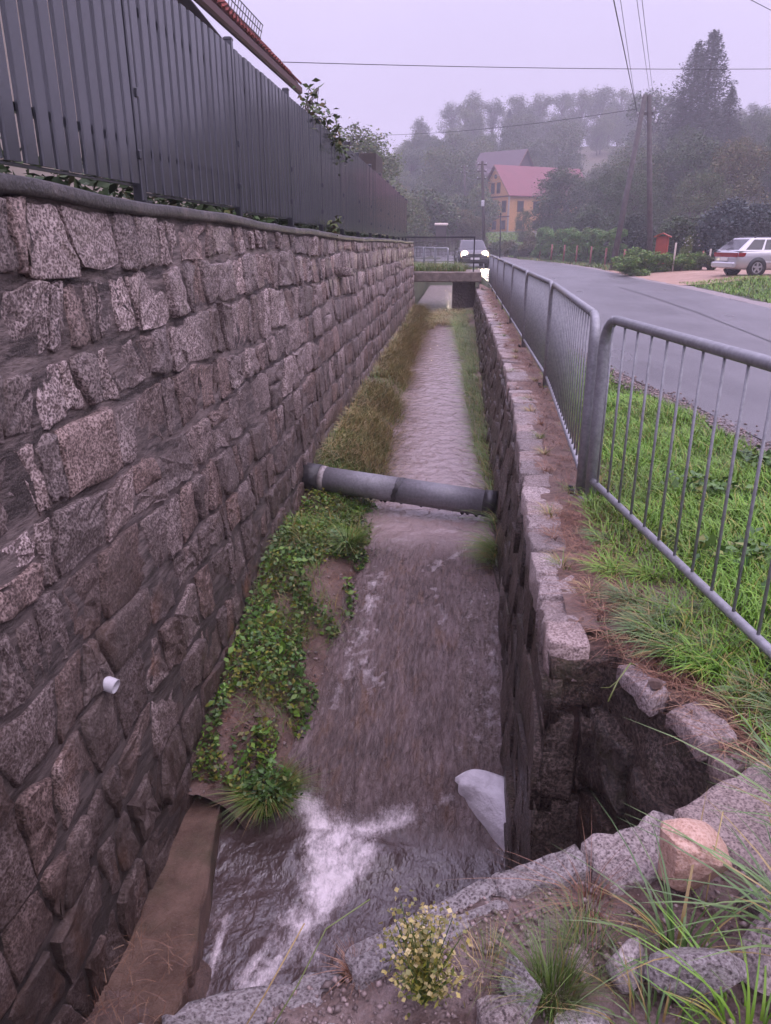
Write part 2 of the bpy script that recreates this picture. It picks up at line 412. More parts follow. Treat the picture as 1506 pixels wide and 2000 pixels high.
# ------------------------------------------------------------------ terrain
def terr(x, y):
    x = np.asarray(x, float); y = np.asarray(y, float)
    b = x / np.maximum(y, 5.0)                                  # bearing from the stream's axis
    z = .1 * smooth(34, 50, y) + 3.2 * smooth(70, 125, y)
    hill = smooth(125, 235, y) * (20 * smooth(-.13, -.03, b) + 3)
    z = z + hill
    z = z + 9 * smooth(62, 115, y) * smooth(.16, .34, b) * (1 - .9 * smooth(125, 215, y))
    z = z + .26 * smooth(8.2, 11, x) * smooth(18, 29, y) * (1 - smooth(55, 70, y))
    z = z + 1.55 * (1 - smooth(-2.6, -2.05, x)) * (1 - smooth(26.5, 40, y)) + .0 * x
    z = z + .42 * smooth(-2.6, -2.0, x) * (1 - smooth(.6, 1.0, x)) * smooth(26.8, 27.2, y) * (1 - smooth(30, 42, y))
    return z
EDGE_Y = [0, 2.6, 3.27, 3.8, 4.8, 7.1, 9.6, 14.5, 23, 27, 45]
EDGE_X = [.38, .38, .40, .41, .44, .53, .57, .57, .50, .48, .48]
def edge_x(y): return np.interp(y, EDGE_Y, EDGE_X)

xs = np.array([-900, -500, -300, -200, -140, -100, -75, -60, -48, -40, -33, -27, -22, -18, -14, -11, -8.5, -6.5, -5, -4, -3.2, -2.7, -2.4, -2.2, -2.06, -2.0,
               .58, .64, .8, 1.0, 1.2, 1.5, 1.9, 2.4, 3, 4, 5, 6, 7, 8, 9, 10, 11, 12.5, 14, 16, 18, 21, 24, 28, 33, 40, 48, 58, 70, 85, 100, 120, 145, 180, 230, 300, 400, 600, 900.])
ys = np.concatenate([[-60, -20, -6, -2, 0, 1, 2, 3.0], np.arange(4, 27, 1.0), [26.9, 27.1], np.arange(28, 70, 2.0), np.arange(70, 250, 6.0), [260, 280, 310, 350, 400, 500, 700, 1100, 1800]])
GX, GY = np.meshgrid(xs, ys)
GZ = terr(GX, GY) + (fbm(GX * .35, GY * .35, 0, 3) - .47) * np.where(GY > 60, .5, .04) + (fbm(GX * .03, GY * .03, 0, 9) - .47) * 4 * smooth(90, 200, GY)
GZ[(GX > -1.99) & (GX < .60) & (GY < 44)] = -2.9
GZ[(GX > -2.03) & (GX < -1.99) & (GY < 44)] = -2.9
ny, nx = GX.shape
idx = np.arange(nx * ny).reshape(ny, nx)
F = np.stack([idx[:-1, :-1], idx[:-1, 1:], idx[1:, 1:], idx[1:, :-1]], -1).reshape(-1, 4)
cx = (GX[:-1, :-1] + GX[1:, 1:]).ravel() / 2; cyy = (GY[:-1, :-1] + GY[1:, 1:]).ravel() / 2
F = F[~((cx > -2.0) & (cx < 1.2) & (cyy < 3.0))]
put('ground', mesh_np('ground', np.stack([GX, GY, GZ], -1), F), M['ground'], sm=True, kind='structure')

def sheet(name, mat, yl, left, right, lift, n=6, bump=.0, **kw):
    """a strip of surface between two edge lines, lying on the terrain"""
    v = []
    for y in yl:
        a, b = left(y), right(y)
        for k in range(n + 1):
            x = a + (b - a) * k / n
            v.append((x, y, float(terr(x, y)) + lift + bump * (float(noise(x * 3, y * 3)) - .5)))
    m_ = n + 1; f = []
    for i in range(len(yl) - 1):
        for k in range(n): f.append((i * m_ + k, i * m_ + k + 1, i * m_ + m_ + k + 1, i * m_ + m_ + k))
    return put(name, mesh_np(name, np.array(v), np.array(f)), mat, sm=True, kind='structure', **kw)
RL = lambda y: float(np.interp(y, [-20, 0, 5.9, 7.4, 9.9, 15, 27, 38, 50, 60, 70, 85, 100], [3.2, 2.6, 2.43, 2.24, 1.80, 1.55, 1.35, .7, -.6, -2.3, -4.7, -9.5, -16])) + .05 * (float(noise(y * 2.2, 1)) - .5)
RR = lambda y: float(np.interp(y, [-20, 0, 12, 19.2, 27, 34, 43, 55, 65, 77, 85, 100], [6.4, 6.7, 7.0, 7.38, 7.72, 7.65, 7.5, 6.9, 6.0, 3.5, .6, -6]))
YL = list(np.arange(-14, 20, .5)) + list(np.arange(20, 101, 1.5))
sheet('road', M['asphalt'], YL, RL, RR, .030, 10)
sheet('gravel_verge', M['gravel'], list(np.arange(-4, 27, .25)), lambda y: RL(y) - .16 - .1 * float(noise(y * 3, 5)), lambda y: RL(y) + .04, .026, 4, .03)
sheet('road_shoulder', M['gravel_edge'], list(np.arange(8, 78, 1.0)), lambda y: RR(y) - .04, lambda y: RR(y) + .42 + .25 * float(noise(y, 7)), .026, 3, .03)
sheet('driveway', M['drive'], list(np.arange(29.5, 44, .75)), lambda y: RR(y) + .3, lambda y: 30.0, .034, 24, .02)
sheet('tar_seam', M['tar'], [9.5, 11, 12.5, 14, 16, 18, 20.2, 22, 24.2, 26, 28], lambda y: float(np.interp(y, [9.5, 12.5, 18, 24.2, 28], [4.72, 4.89, 5.28, 5.5, 5.52])) - .035 + .03 * float(noise(y * 2, 2)),
      lambda y: float(np.interp(y, [9.5, 12.5, 18, 24.2, 28], [4.72, 4.89, 5.28, 5.5, 5.52])) + .035, .034, 1)
sheet('dirt_strip', M['soil'], list(np.arange(2.78, 27, .2)), lambda y: edge_x(y) + .10, lambda y: .98 + .12 * float(noise(y * 1.7, 3)), .012, 5, .03)

# ------------------------------------------------------------------ channel: water and bed
WY = [0, 3.3, 3.7, 4.0, 4.6, 5.6, 6.6, 7.2, 9, 14, 20, 27, 45]
WZ = [-2.10, -2.06, -1.98, -1.78, -1.66, -1.37, -1.25, -1.20, -1.16, -1.05, -.95, -.75, -.6]
def wz(y): return np.interp(y, WY, WZ)
def wx_face(z): return -1.605 - .032 * (np.asarray(z) + 2)       # face of the tall wall
BL_Y = [0, 3.5, 3.74, 3.87, 4.09, 4.74, 5.3, 5.81, 6.46, 8.06, 10.2, 13.8, 15.9, 22.7, 27, 34]
BL_X = [-1.30, -1.25, -1.01, -.93, -.94, -.91, -.79, -.81, -.68, -.76, -.82, -.91, -.95, -1.0, -1.15, -1.2]
BR_Y = [0, 5.2, 5.67, 6.25, 6.9, 8.17, 9.35, 12.2, 16, 22.8, 27]
BR_X = [.6, .5, .34, .27, .38, .37, .28, .17, .08, -.2, -.25]

y1 = np.concatenate([np.arange(.6, 9, .025), np.arange(9, 16, .06), np.arange(16, 42, .2)])
x1 = np.linspace(-1.75, .62, 110)
WXg, WYg = np.meshgrid(x1, y1)
fast = smooth(3.5, 3.9, WYg) * (1 - smooth(6.3, 7.0, WYg))
calm = 1 - fast
streak = fbm(WXg * 9, WYg * 2.4, 0, 21) - .47
rip = fbm(WXg * 7, WYg * 9, 0, 31, 3) - .44
h = .085 * streak * fast + .028 * rip * smooth(6.2, 7.2, WYg) * (1 - .6 * smooth(14, 24, WYg)) + .02 * rip * (1 - smooth(3.3, 3.8, WYg))
# raised rock apron with a thin film of water along the right side of the chute
apron = smooth(-.05, .16, WXg + .10 * (noise(WYg * 2, 1, 0, 5) - .5)) * smooth(3.95, 4.2, WYg) * (1 - smooth(5.6, 6.3, WYg))
h = h + apron * (.07 + .05 * (fbm(WXg * 8, WYg * 8, 0, 41) - .45))
# tongue of the chute shoots under a boiling foam line
def dseg(px, py, ax, ay, bx, by):
    t = np.clip(((px - ax) * (bx - ax) + (py - ay) * (by - ay)) / ((bx - ax) ** 2 + (by - ay) ** 2), 0, 1)
    return np.hypot(px - ax - t * (bx - ax), py - ay - t * (by - ay))
nz = fbm(WXg * 6, WYg * 6, 0, 51) - .47
nf = fbm(WXg * 22, WYg * 22, 0, 61) - .47
foam = np.zeros_like(WXg)
for (ax, ay, bx, by, w, am) in [(-.93, 3.80, -.66, 3.63, .075, .9), (-.60, 3.63, -.22, 3.76, .06, .85), (-.22, 3.76, .05, 3.88, .035, .6), (-.66, 3.58, -.68, 3.3, .13, 1.12), (-.68, 3.3, -.78, 2.98, .115, .9),
                            (-.78, 2.98, -.95, 2.6, .08, .7), (-1.20, 3.05, -1.17, 2.5, .022, .7), (-.92, 2.95, -1.02, 2.6, .04, .6), (-.48, 3.5, -.58, 3.3, .07, .75)]:
    d = dseg(WXg, WYg, ax, ay, bx, by) / (w * .66)
    foam = np.maximum(foam, (1.1 - .34 * d) * am + nz * .9)
foam = np.clip(foam, 0, 1)
hump = np.exp(-((WXg + .5) / .42) ** 2 - ((WYg - 3.5) / .22) ** 2)
h = h + .05 * hump * (1 + 2 * nz) + .03 * foam * nf * 2
thin = np.zeros_like(WXg)
for (ax, ay, bx, by, w) in [(-.66, 6.08, -.71, 5.47, .05), (-.71, 5.47, -.70, 4.99, .04), (-.72, 4.99, -.58, 4.8, .05), (-.75, 5.0, -.84, 4.6, .025), (-.2, 6.2, .2, 6.75, .03), (-.15, 5.9, -.05, 5.4, .02), (.3, 4.4, .35, 5.3, .025)]:
    d = dseg(WXg, WYg, ax, ay, bx, by) / w
    thin = np.maximum(thin, np.clip(1.0 - .42 * d + nf * 4.2, 0, 1))
fl = np.clip((fbm(WXg * 26, WYg * 7, 0, 71) - .46) * 2, 0, 1) * fast * .16
fl = np.maximum(fl, apron * np.clip((fbm(WXg * 30, WYg * 26, 0, 81) - .47) * 4, 0, 1) * .55)
pool_glint = (1 - smooth(-1.2, -.85, WXg)) * (1 - smooth(3.3, 3.7, WYg)) * np.clip((fbm(WXg * 16, WYg * 12, 0, 91) - .42) * 3.4, 0, 1) * .5  # light ripple reflections on the left pool, painted in as pale speckle
foam_glint = np.clip(np.maximum.reduce([foam * .95, thin * .55, fl, pool_glint]), 0, 1)
WZg = wz(WYg) + h
WZg[:, 0] -= .3; WZg[:, -1] -= .3
ny, nx = WXg.shape; idx = np.arange(nx * ny).reshape(ny, nx)
F = np.stack([idx[:-1, :-1], idx[:-1, 1:], idx[1:, 1:], idx[1:, :-1]], -1).reshape(-1, 4)
wme = mesh_np('stream_water', np.stack([WXg, WYg, WZg], -1), F)
at = wme.color_attributes.new('foam', 'FLOAT_COLOR', 'POINT')
ca = np.ones((nx * ny, 4), np.float32); ca[:, 0] = foam_glint.ravel(); ca[:, 1] = fast.ravel(); ca[:, 2] = apron.ravel()
at.data.foreach_set('color', ca.ravel())
m = Mat('muddy_water')
a_ = m.n('ShaderNodeVertexColor', layer_name='foam').outputs['Color']
sep = m.n('ShaderNodeSeparateColor', {0: a_}).outputs
c = m.mix(m.maprange(m.noise(2.2, 5, .6), .35, .65), (.10, .066, .058), (.165, .112, .10))
c = m.mix(m.math('MULTIPLY', m.math('SUBTRACT', 1.0, sep[1]), m.maprange(m.xyz()[1], 3.9, 6.5)), c, m.mix(m.noise(3, 4), (.25, .18, .165), (.38, .29, .275)))  # paler upstream: part of the sky reflection is put into the water colour
c = m.mix(m.math('MULTIPLY', m.maprange(m.noise(1, 5, .65, m.scaled(9, 2.2, 4)), .52, .68), sep[1]), c, (.17, .095, .06))
c = m.mix(m.maprange(m.xyz()[1], 3.9, 3.5, 0, .55), c, (.045, .030, .030))
c = m.mix(m.math('MULTIPLY', sep[2], .7), c, m.mix(m.maprange(m.noise(40, 4, .7), .4, .62), (.09, .06, .045), (.27, .21, .19)))
fo = m.math('ADD', sep[0], m.math('ADD', m.math('MULTIPLY', m.math('SUBTRACT', m.noise(1, 4, .6, m.scaled(13, 8, 10), .6), .5), 1.1), m.math('MULTIPLY', m.math('SUBTRACT', m.noise(1, 5, .75, m.scaled(70, 34, 60)), .5), .9)))
fo = m.math('MULTIPLY', m.n('ShaderNodeMapRange', {'Value': fo, 'From Min': .18, 'From Max': 1.1}, interpolation_type='SMOOTHSTEP').outputs[0], m.maprange(sep[0], 0, .12), clamp=True)
st = m.noise(1, 5, .7, m.scaled(46, 7, 20), .5)
c = m.mix(m.math('MULTIPLY', m.maprange(m.noise(1, 4, .6, m.scaled(7, 2.5, 5)), .5, .64, 0, .6), sep[1]), c, (.23, .165, .16))
c = m.mix(m.math('MULTIPLY', m.maprange(st, .49, .68, 0, .42), sep[1]), c, (.34, .26, .24))
c = m.mix(m.math('MULTIPLY', m.maprange(st, .47, .33, 0, .65), sep[1]), c, (.035, .02, .016))
c = m.mix(fo, c, m.mix(fo, (.34, .27, .275), (.92, .82, .83)))
m.set(spec=.8, color=c, rough=m.math('ADD', m.math('MULTIPLY', fo, .6), m.math('ADD', .10, m.math('MULTIPLY', sep[1], .10))))
hh = m.math('ADD', m.math('MULTIPLY', m.n('ShaderNodeMix', {'Factor': sep[1], 'A': m.noise(1, 3, .5, m.scaled(9, 7, 8), .25), 'B': m.noise(1, 5, .65, m.scaled(26, 11, 20), .8)}).outputs['Result'], 1.3), m.math('MULTIPLY', m.noise(1, 4, .6, m.scaled(75, 40, 60), .6), m.maprange(sep[1], 0, 1, .12, .35)))
m.bump(hh, m.maprange(m.xyz()[1], 3.3, 4.2, .8, .9), .04)
put('stream_water', wme, m.m, sm=True, kind='structure')

def strip_mesh(yl, xa, xb, zf, n):
    v = []; f = []
    for y in yl:
        a, b = xa(y), xb(y)
        for k in range(n + 1):
            t = k / n; x = a + (b - a) * t; v.append((x, y, zf(x, y, t)))
    m_ = n + 1
    for i in range(len(yl) - 1):
        for k in range(n): f.append((i * m_ + k, i * m_ + k + 1, i * m_ + m_ + k + 1, i * m_ + m_ + k))
    return np.array(v), np.array(f)
def bl(y): return float(np.interp(y, BL_Y, BL_X)) + .07 * (float(noise(y * 3.1, 4)) - .5)
def bank_z(x, y, t):
    top = float(wz(y)) + .16 + .09 * (float(fbm(x * 4, y * 3, 0, 12)) - .4) + .10 * (1 - t) + .05 * (float(fbm(x * 15, y * 13, 0, 13)) - .47) - .2 * math.exp(-((y - 7.1) / .6) ** 2)
    return top * (1 - t ** 4) + (float(wz(y)) - .18) * t ** 4
v, f = strip_mesh(list(np.concatenate([np.arange(3.62, 9, .05), np.arange(9, 26.6, .12)])), lambda y: -1.66, lambda y: bl(y) if y < 23 else bl(y) - .7 * min(1, (y - 23) / 3.5), bank_z, 24)
put('stream_bank', mesh_np('stream_bank', v, f), M['soil'], sm=True, kind='structure')
v, f = strip_mesh(list(np.arange(1.2, 2.75, .03)), lambda y: -1.68, lambda y: -1.12 + .08 * float(noise(y * 4, 2)), lambda x, y, t: -1.93 + .10 * (float(fbm(x * 6, y * 6, 0, 17)) - .45) - .5 * t ** 6 + .07 * (float(fbm(x * 20, y * 20, 0, 27)) - .47) + .10 * float(smooth(2.72, 2.2, y)), 26)
put('stream_bank', mesh_np('stream_bank_near', v, f), M['soil'], sm=True, kind='structure')
def br(y): return float(np.interp(y, BR_Y, BR_X))
v, f = strip_mesh(list(np.arange(6.9, 27.2, .2)), lambda y: .52, br, lambda x, y, t: (float(wz(y)) + .14 * (1 - .2 * t)) * (1 - t ** 3) + (float(wz(y)) - .15) * t ** 3, 6)
put('stream_bank', mesh_np('stream_bank_far', v, f), M['soil'], sm=True, kind='structure')
v, f = strip_mesh(list(np.arange(0, 45, 1.)), lambda y: -2.0, lambda y: .66, lambda x, y, t: float(wz(y)) - .5, 4)
put('stream_bed', mesh_np('stream_bed', v, f), M['soil'], sm=True, kind='structure')

# ------------------------------------------------------------------ tall wall of granite courses
def stone_vf(quad, fmap, gap, bulge, k, rings=3, bury=-.07, jit=.012, rr=None):
    rr = rr or random
    q = [Vector((p[0], p[1], 0)) for p in quad]
    c = sum(q, Vector()) / 4
    pts = []
    for i in range(4):
        a, b = q[i], q[(i + 1) % 4]
        for t in range(k):
            p = a.lerp(b, t / k)
            if t == 0: p = p.lerp(c, rr.uniform(.01, .09))
            p = p + Vector((rr.uniform(-jit, jit), rr.uniform(-jit, jit), 0))
            d = c - p
            pts.append(p + d.normalized() * min(gap, d.length * .4))
    n = len(pts); size = min((q[0] - q[1]).length, (q[1] - q[2]).length)
    V, Fc = [], []
    tilt = (rr.uniform(-.25, .25), rr.uniform(-.25, .25))
    lv = [(bury, 0, 0), (bulge * .72, 0.0, .006), (bulge * .98, min(.012, size * .08), .008), (bulge * 1.05, size * .25, .012)][:rings + 1]
    for h_, ins, nj in lv:
        for p in pts:
            d = c - p; p2 = p + d.normalized() * min(ins, d.length * .8)
            e = h_ + rr.uniform(-nj, nj) + (0 if h_ < 0 else (p2.x - c.x) * tilt[0] * .4 + (p2.y - c.y) * tilt[1] * .4)
            V.append(fmap(p2.x, p2.y, e))
    V.append(fmap(c.x, c.y, lv[-1][0] + rr.uniform(-.01, .015)))
    for r in range(rings):
        for i in range(n):
            j = (i + 1) % n; Fc.append((r * n + i, r * n + j, r * n + n + j, r * n + n + i))
    for i in range(n): Fc.append((rings * n + i, rings * n + (i + 1) % n, (rings + 1) * n))
    return V, Fc

CO_Y = [0, 3.0, 3.8, 5.2, 6.6, 11.2, 24, 30]; CO_Z = [1.79, 1.75, 1.715, 1.70, 1.68, 1.60, 1.57, 1.57]
def coping_z(y): return float(np.interp(y, CO_Y, CO_Z)) + .02 * (float(noise(y * .9, 8)) - .5)
wall = thing('retaining_wall', 'tall rough granite wall of uneven courses below the slatted fence', 'wall', (-1.72, 2, -2))
f_wall = lambda u, v, n: (float(wx_face(v)) + n, u, v)
Y0, Y1 = .9, 26.6
lines = [1.375, 1.075, .775, .45, .11, -.22, -.55, -.88, -1.22, -1.56, -1.92, -2.35]
def course(i, y):
    if i == 0: return coping_z(y) - .064
    return lines[i - 1] + .11 * (float(noise(y * .9, i * 3.7, 0, 2)) - .5) + .06 * (float(noise(y * 3.3, i * 1.7, 0, 4)) - .5)
stones = []
rs = random.Random(11)
for i in range(len(lines)):
    y = Y0 + rs.uniform(0, .2)
    tl = 0.0
    while y < Y1:
        w = rs.choice([.12, .15, .18, .21, .25, .29, .34, .45]) * rs.uniform(.85, 1.15) * (1.12 if i > 3 else 1.0)
        if rs.random() < .08: w = .12
        ye = min(y + w, Y1 + .05)
        tr = rs.uniform(-.06, .06)
        ga, gb = rs.uniform(.0, .032), rs.uniform(.0, .02)
        gv = rs.uniform(.003, .013)
        quad = [(y + gv - tl, course(i + 1, y) + ga), (ye - gv - tr, course(i + 1, ye) + ga + rs.uniform(-.012, .012)), (ye - gv + tr, course(i, ye) - gb), (y + gv + tl, course(i, y) - gb + rs.uniform(-.012, .008))]
        # now and then two stones one over the other
        if rs.random() < .10 and w > .28:
            k = rs.uniform(.4, .6)
            mid = lambda a, b: (a[0] + (b[0] - a[0]) * k, a[1] + (b[1] - a[1]) * k)
            a, b = mid(quad[0], quad[3]), mid(quad[1], quad[2])
            stones += [([quad[0], quad[1], b, a], y), ([a, b, quad[2], quad[3]], y)]
        else:
            stones.append((quad, y))
        y = ye; tl = tr
def seen(q, y):
    zc = sum(p[1] for p in q) / 4
    if zc < float(wz(y)) - .05: return 99 + y
    return math.dist((float(wx_face(zc)), y + .15, zc), (0, 0, EYE)) - 2.0 * (math.sqrt(abs(q[1][0] - q[0][0]) * abs(q[2][1] - q[1][1])) - .3) + (6 if y < 1.7 else 0)
stones.sort(key=lambda s: seen(*s))
rest = MB()
for k, (q, y) in enumerate(stones):
    near = k < 297
    V, Fc = stone_vf(q, f_wall, rs.uniform(.003, .012), rs.choice([.008, .012, .017, .022, .032]), 4 if near else 2, 3 if near else 2, jit=.014 if near else .01, rr=rs)
    if near:
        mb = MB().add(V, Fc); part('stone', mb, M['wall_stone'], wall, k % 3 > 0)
    else: rest.add(V, Fc)
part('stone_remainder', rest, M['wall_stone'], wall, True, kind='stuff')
for (y, z, w) in ((10.65, 1.13, .42), (19.15, 1.0, .4)):
    V, Fc = stone_vf([(y - w / 2, z - .05), (y + w / 2, z - .06), (y + w / 2, z + .05), (y - w / 2, z + .06)], lambda u, v, n: (float(wx_face(v)) + n, u, v), .0, .17, 3, 3, rr=rs)
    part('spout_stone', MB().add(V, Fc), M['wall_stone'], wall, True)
gy = np.arange(Y0 - .3, Y1 + .12, .07); gz = np.linspace(-2.4, 1.72, 60)
A, B = np.meshgrid(gy, gz)
nn = .004 + .034 * (fbm(A * 5, B * 6, 0, 14) - .5)
v = np.stack([wx_face(B) + nn, A, np.minimum(B, np.interp(A, CO_Y, CO_Z) - .05)], -1); r_, c_ = A.shape; idx = np.arange(r_ * c_).reshape(r_, c_)
F = np.stack([idx[:-1, :-1], idx[:-1, 1:], idx[1:, 1:], idx[1:, :-1]], -1).reshape(-1, 4)
put('mortar', mesh_np('mortar', v.reshape(-1, 3) - np.array(wall.location), F), M['mortar'], wall, True)
mb = MB(); mb.box((-1.87, Y1 + .06, -.36), (.36, .12, 3.8)); part('end_face', mb, M['mortar'], wall)
# coping strip on top
prof = [(-2.08, -.075), (-2.08, -.005), (-1.9, .0), (-1.69, -.002), (-1.680, -.010), (-1.678, -.052), (-1.688, -.066)]
V, Fc = [], []; yy = list(np.arange(Y0 - .3, Y1 + .25, .15))
for y in yy:
    j = .012 * (float(noise(y * 5, 3)) - .5)
    for x, dz in prof: V.append((x + (j if x > -1.7 else 0), y, coping_z(y) + dz + j * .6))
n = len(prof)
for i in range(len(yy) - 1):
    for k in range(n): Fc.append((i * n + k, i * n + (k + 1) % n, i * n + n + (k + 1) % n, i * n + n + k))
Fc += [tuple(range(n)), tuple(range((len(yy) - 1) * n + n - 1, (len(yy) - 1) * n - 1, -1))]
part('coping', MB().add(V, Fc), M['coping'], wall, True)
# weep pipes
def stub(y, z, r, L, mat, dirz=-.25):
    x = float(wx_face(z)); a = Vector((1, -.12, dirz)).normalized(); b = Vector((x - .05, y, z))
    mb = MB(); mb.lathe([(0, r), (L + .05, r), (L + .05, r * .84), (L - .02, r * .82), (L - .02, .0005)], b, a, 18)
    part('weep_pipe', mb, mat, wall, True)
stub(2.91, -.45, .036, .085, M['white_pvc'])
stub(4.62, -1.42, .032, .05, M['white_pvc'])
stub(5.0, -1.72, .034, .045, M['clay'])

# ------------------------------------------------------------------ slatted metal fence on the wall
fence = thing('slatted_fence', 'dark anthracite fence of upright metal slats on the tall stone wall', 'fence', (-1.9, 14, 1.6))
FY = [.64, 2.58, 4.53, 6.55, 8.55, 10.4, 12.2, 14.05, 15.9, 17.7, 19.5, 21.2, 22.9, 24.4, 25.6]
def fz(y): return coping_z(y) + .095
def ftop(y): return float(np.interp(y, [0, 8, 14, 19.4, 25.6], [2.955, 2.94, 2.90, 2.86, 2.76]))
so = origin(fence)
sec = [(-.011, -.048), (.004, -.052), (.011, -.046), (.012, .046), (.004, .052), (-.011, .048)]
def slat_mesh(h):
    mb = MB(); n = len(sec)
    mb.add([(x, y, 0) for x, y in sec] + [(x, y, h) for x, y in sec], [(i, (i + 1) % n, n + (i + 1) % n, n + i) for i in range(n)] + [tuple(range(n - 1, -1, -1)), tuple(range(n, 2 * n))])
    return mb.mesh('slat')
SM = slat_mesh(1.17); SM.materials.append(M['fence'])
for i in range(len(FY)):
    y = FY[i]; zb = coping_z(y) - .03; ph = ftop(y) + .055 - zb
    mb = MB(); mb.box((-1.885, y, zb + ph / 2), (.06, .06, ph), b=.006); mb.box((-1.885, y, zb + ph), (.068, .068, .03), b=.008)
    mb.box((-1.885, y, zb + .05), (.1, .1, .02)); part('post', mb, M['fence'], fence)
    mb = MB(); mb.box((-1.853, y + .02, zb + .62), (.02, .035, .05), b=.005); mb.box((-1.853, y - .02, zb + .30), (.02, .035, .05), b=.005); part('clamp', mb, M['fence'], fence)
    if i + 1 < len(FY):
        ye = FY[i + 1]; n = 14; z0 = (fz(y) + fz(ye)) / 2
        for zz in (.22, .95):
            mb = MB(); mb.box((-1.915, (y + ye) / 2, z0 + zz), (.04, ye - y - .062, .035)); part('rail', mb, M['fence'], fence)
        mb = MB(); mb.box((-1.899, (y + ye) / 2, z0 - .008), (.02, ye - y - .064, .014)); part('rail', mb, M['fence'], fence)
        for k in range(n):
            yk = y + .03 + (ye - y - .06) * (k + .5) / n
            o = bpy.data.objects.new('slat', SM); col.objects.link(o); o.parent = fence
            o.location = Vector((-1.868 + rs.uniform(-.003, .003), yk, z0)) - so
            o.rotation_euler = (0, rs.uniform(-.003, .003), rs.uniform(-.012, .012)); o.scale = (1, (ye - y - .06) / n / .146, (ftop(yk) - z0) / 1.17)

# ------------------------------------------------------------------ low channel wall on the right
low = thing('channel_wall', 'low mossy channel wall topped with flat granite setts beside the railing', 'wall', (.5, 4, -2))
def lx(y, z):
    t = np.clip((z - (wz(y) - .1)) / (0 - (wz(y) - .1)), 0, 1)
    return .385 + (edge_x(y) - .385) * t
f_low = lambda u, v, n: (float(lx(u, v)) - n, u, v)
LY0 = 2.60
gy = np.arange(LY0, 29.8, .05); gz = np.linspace(-2.4, -.03, 46)
A, B = np.meshgrid(gy, gz)
nn = .012 + .05 * (fbm(A * 4, B * 3, 0, 24) - .5) + .03 * (fbm(A * 14, B * 6, 0, 25) - .5)
v = np.stack([lx(A, B) + nn, A, B], -1); r_, c_ = A.shape; idx = np.arange(r_ * c_).reshape(r_, c_)
F = np.stack([idx[:-1, 1:], idx[:-1, :-1], idx[1:, :-1], idx[1:, 1:]], -1).reshape(-1, 4)
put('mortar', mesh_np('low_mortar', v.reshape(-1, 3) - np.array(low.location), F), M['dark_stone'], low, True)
cnt = 0
rest = MB()
for i in range(6):
    y = LY0 + .01
    while y < 26:
        w = rs.uniform(.25, .5); ye = y + w
        zt = -.12; zb = float(wz(y)) - .1; hgt = (zt - zb) / 6
        z0_, z1_ = zb + hgt * i, zb + hgt * (i + 1)
        V, Fc = stone_vf([(ye, z0_), (y, z0_), (y, z1_), (ye, z1_)], f_low, rs.uniform(.004, .012), rs.uniform(-.012, .022), 2, 2, jit=.02, rr=rs)
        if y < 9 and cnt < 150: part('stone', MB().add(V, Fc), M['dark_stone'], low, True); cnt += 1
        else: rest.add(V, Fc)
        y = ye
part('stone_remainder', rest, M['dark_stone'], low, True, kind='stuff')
# setts on top
y = LY0 + .01
first = True
while y < 27.2:
    L = rs.uniform(.2, .34); ye = y + L
    wd = rs.uniform(.17, .23) if y < 6.5 else rs.uniform(.24, .34)
    if first: wd = .175; ye = y + .2; first = False
    xa = float(edge_x(y)) + rs.uniform(-.006, .006); xb = float(edge_x(ye)) + rs.uniform(-.006, .006)
    hz = rs.uniform(-.010, .012)
    V, Fc = stone_vf([(xa - .01, y), (xa + wd * rs.uniform(.9, 1.05), y), (xb + wd * rs.uniform(.85, 1.05), ye), (xb - .01, ye)],
                     lambda u, v_, n: (u, v_, n), rs.uniform(.004, .012), .014, 3, 3, bury=-.15, jit=.012, rr=rs)
    V = [(a, b, c + hz) for a, b, c in V]
    part('sett', MB().add(V, Fc), M['cap_stone'], low, True)
    if wd < .2 and rs.random() < .4:
        pass
    y = ye
# end face of the low wall, looking towards the camera: three big blocks
f_end = lambda u, v, n: (u, LY0 + .03 - n - .02 * v, v)
zs = [-.035, -.30, -.72, -1.25, -1.75, -2.3]
for i in range(5):
    cut = .50 + rs.uniform(-.05, .05)
    for (a, b) in ((.375, .66),) if i in (0, 2) else ((.375, cut), (cut, .66)):
        V, Fc = stone_vf([(a, zs[i + 1]), (b, zs[i + 1] + rs.uniform(-.03, .03)), (b, zs[i]), (a, zs[i])], f_end, .012, rs.uniform(.01, .05), 4, 3, jit=.016, rr=rs)
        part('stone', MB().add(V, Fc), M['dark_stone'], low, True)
V, Fc = [], []
yy = [LY0 + .07, 3.2, 4, 5, 6, 7, 8.5, 10, 12, 15, 20, 27, 30]
for y in yy:
    xa = float(edge_x(y)) + .06; V += [(xa, y, -2.6), (max(xa + .1, .70), y, -2.6), (max(xa + .1, .70), y, -.05), (xa, y, -.05)]
for i in range(len(yy) - 1):
    for k in range(4): Fc.append((4 * i + k, 4 * i + (k + 1) % 4, 4 * i + 4 + (k + 1) % 4, 4 * i + 4 + k))
Fc += [(0, 3, 2, 1), tuple(range(len(V) - 4, len(V)))]
part('core', MB().add(V, Fc), M['soil'], low)

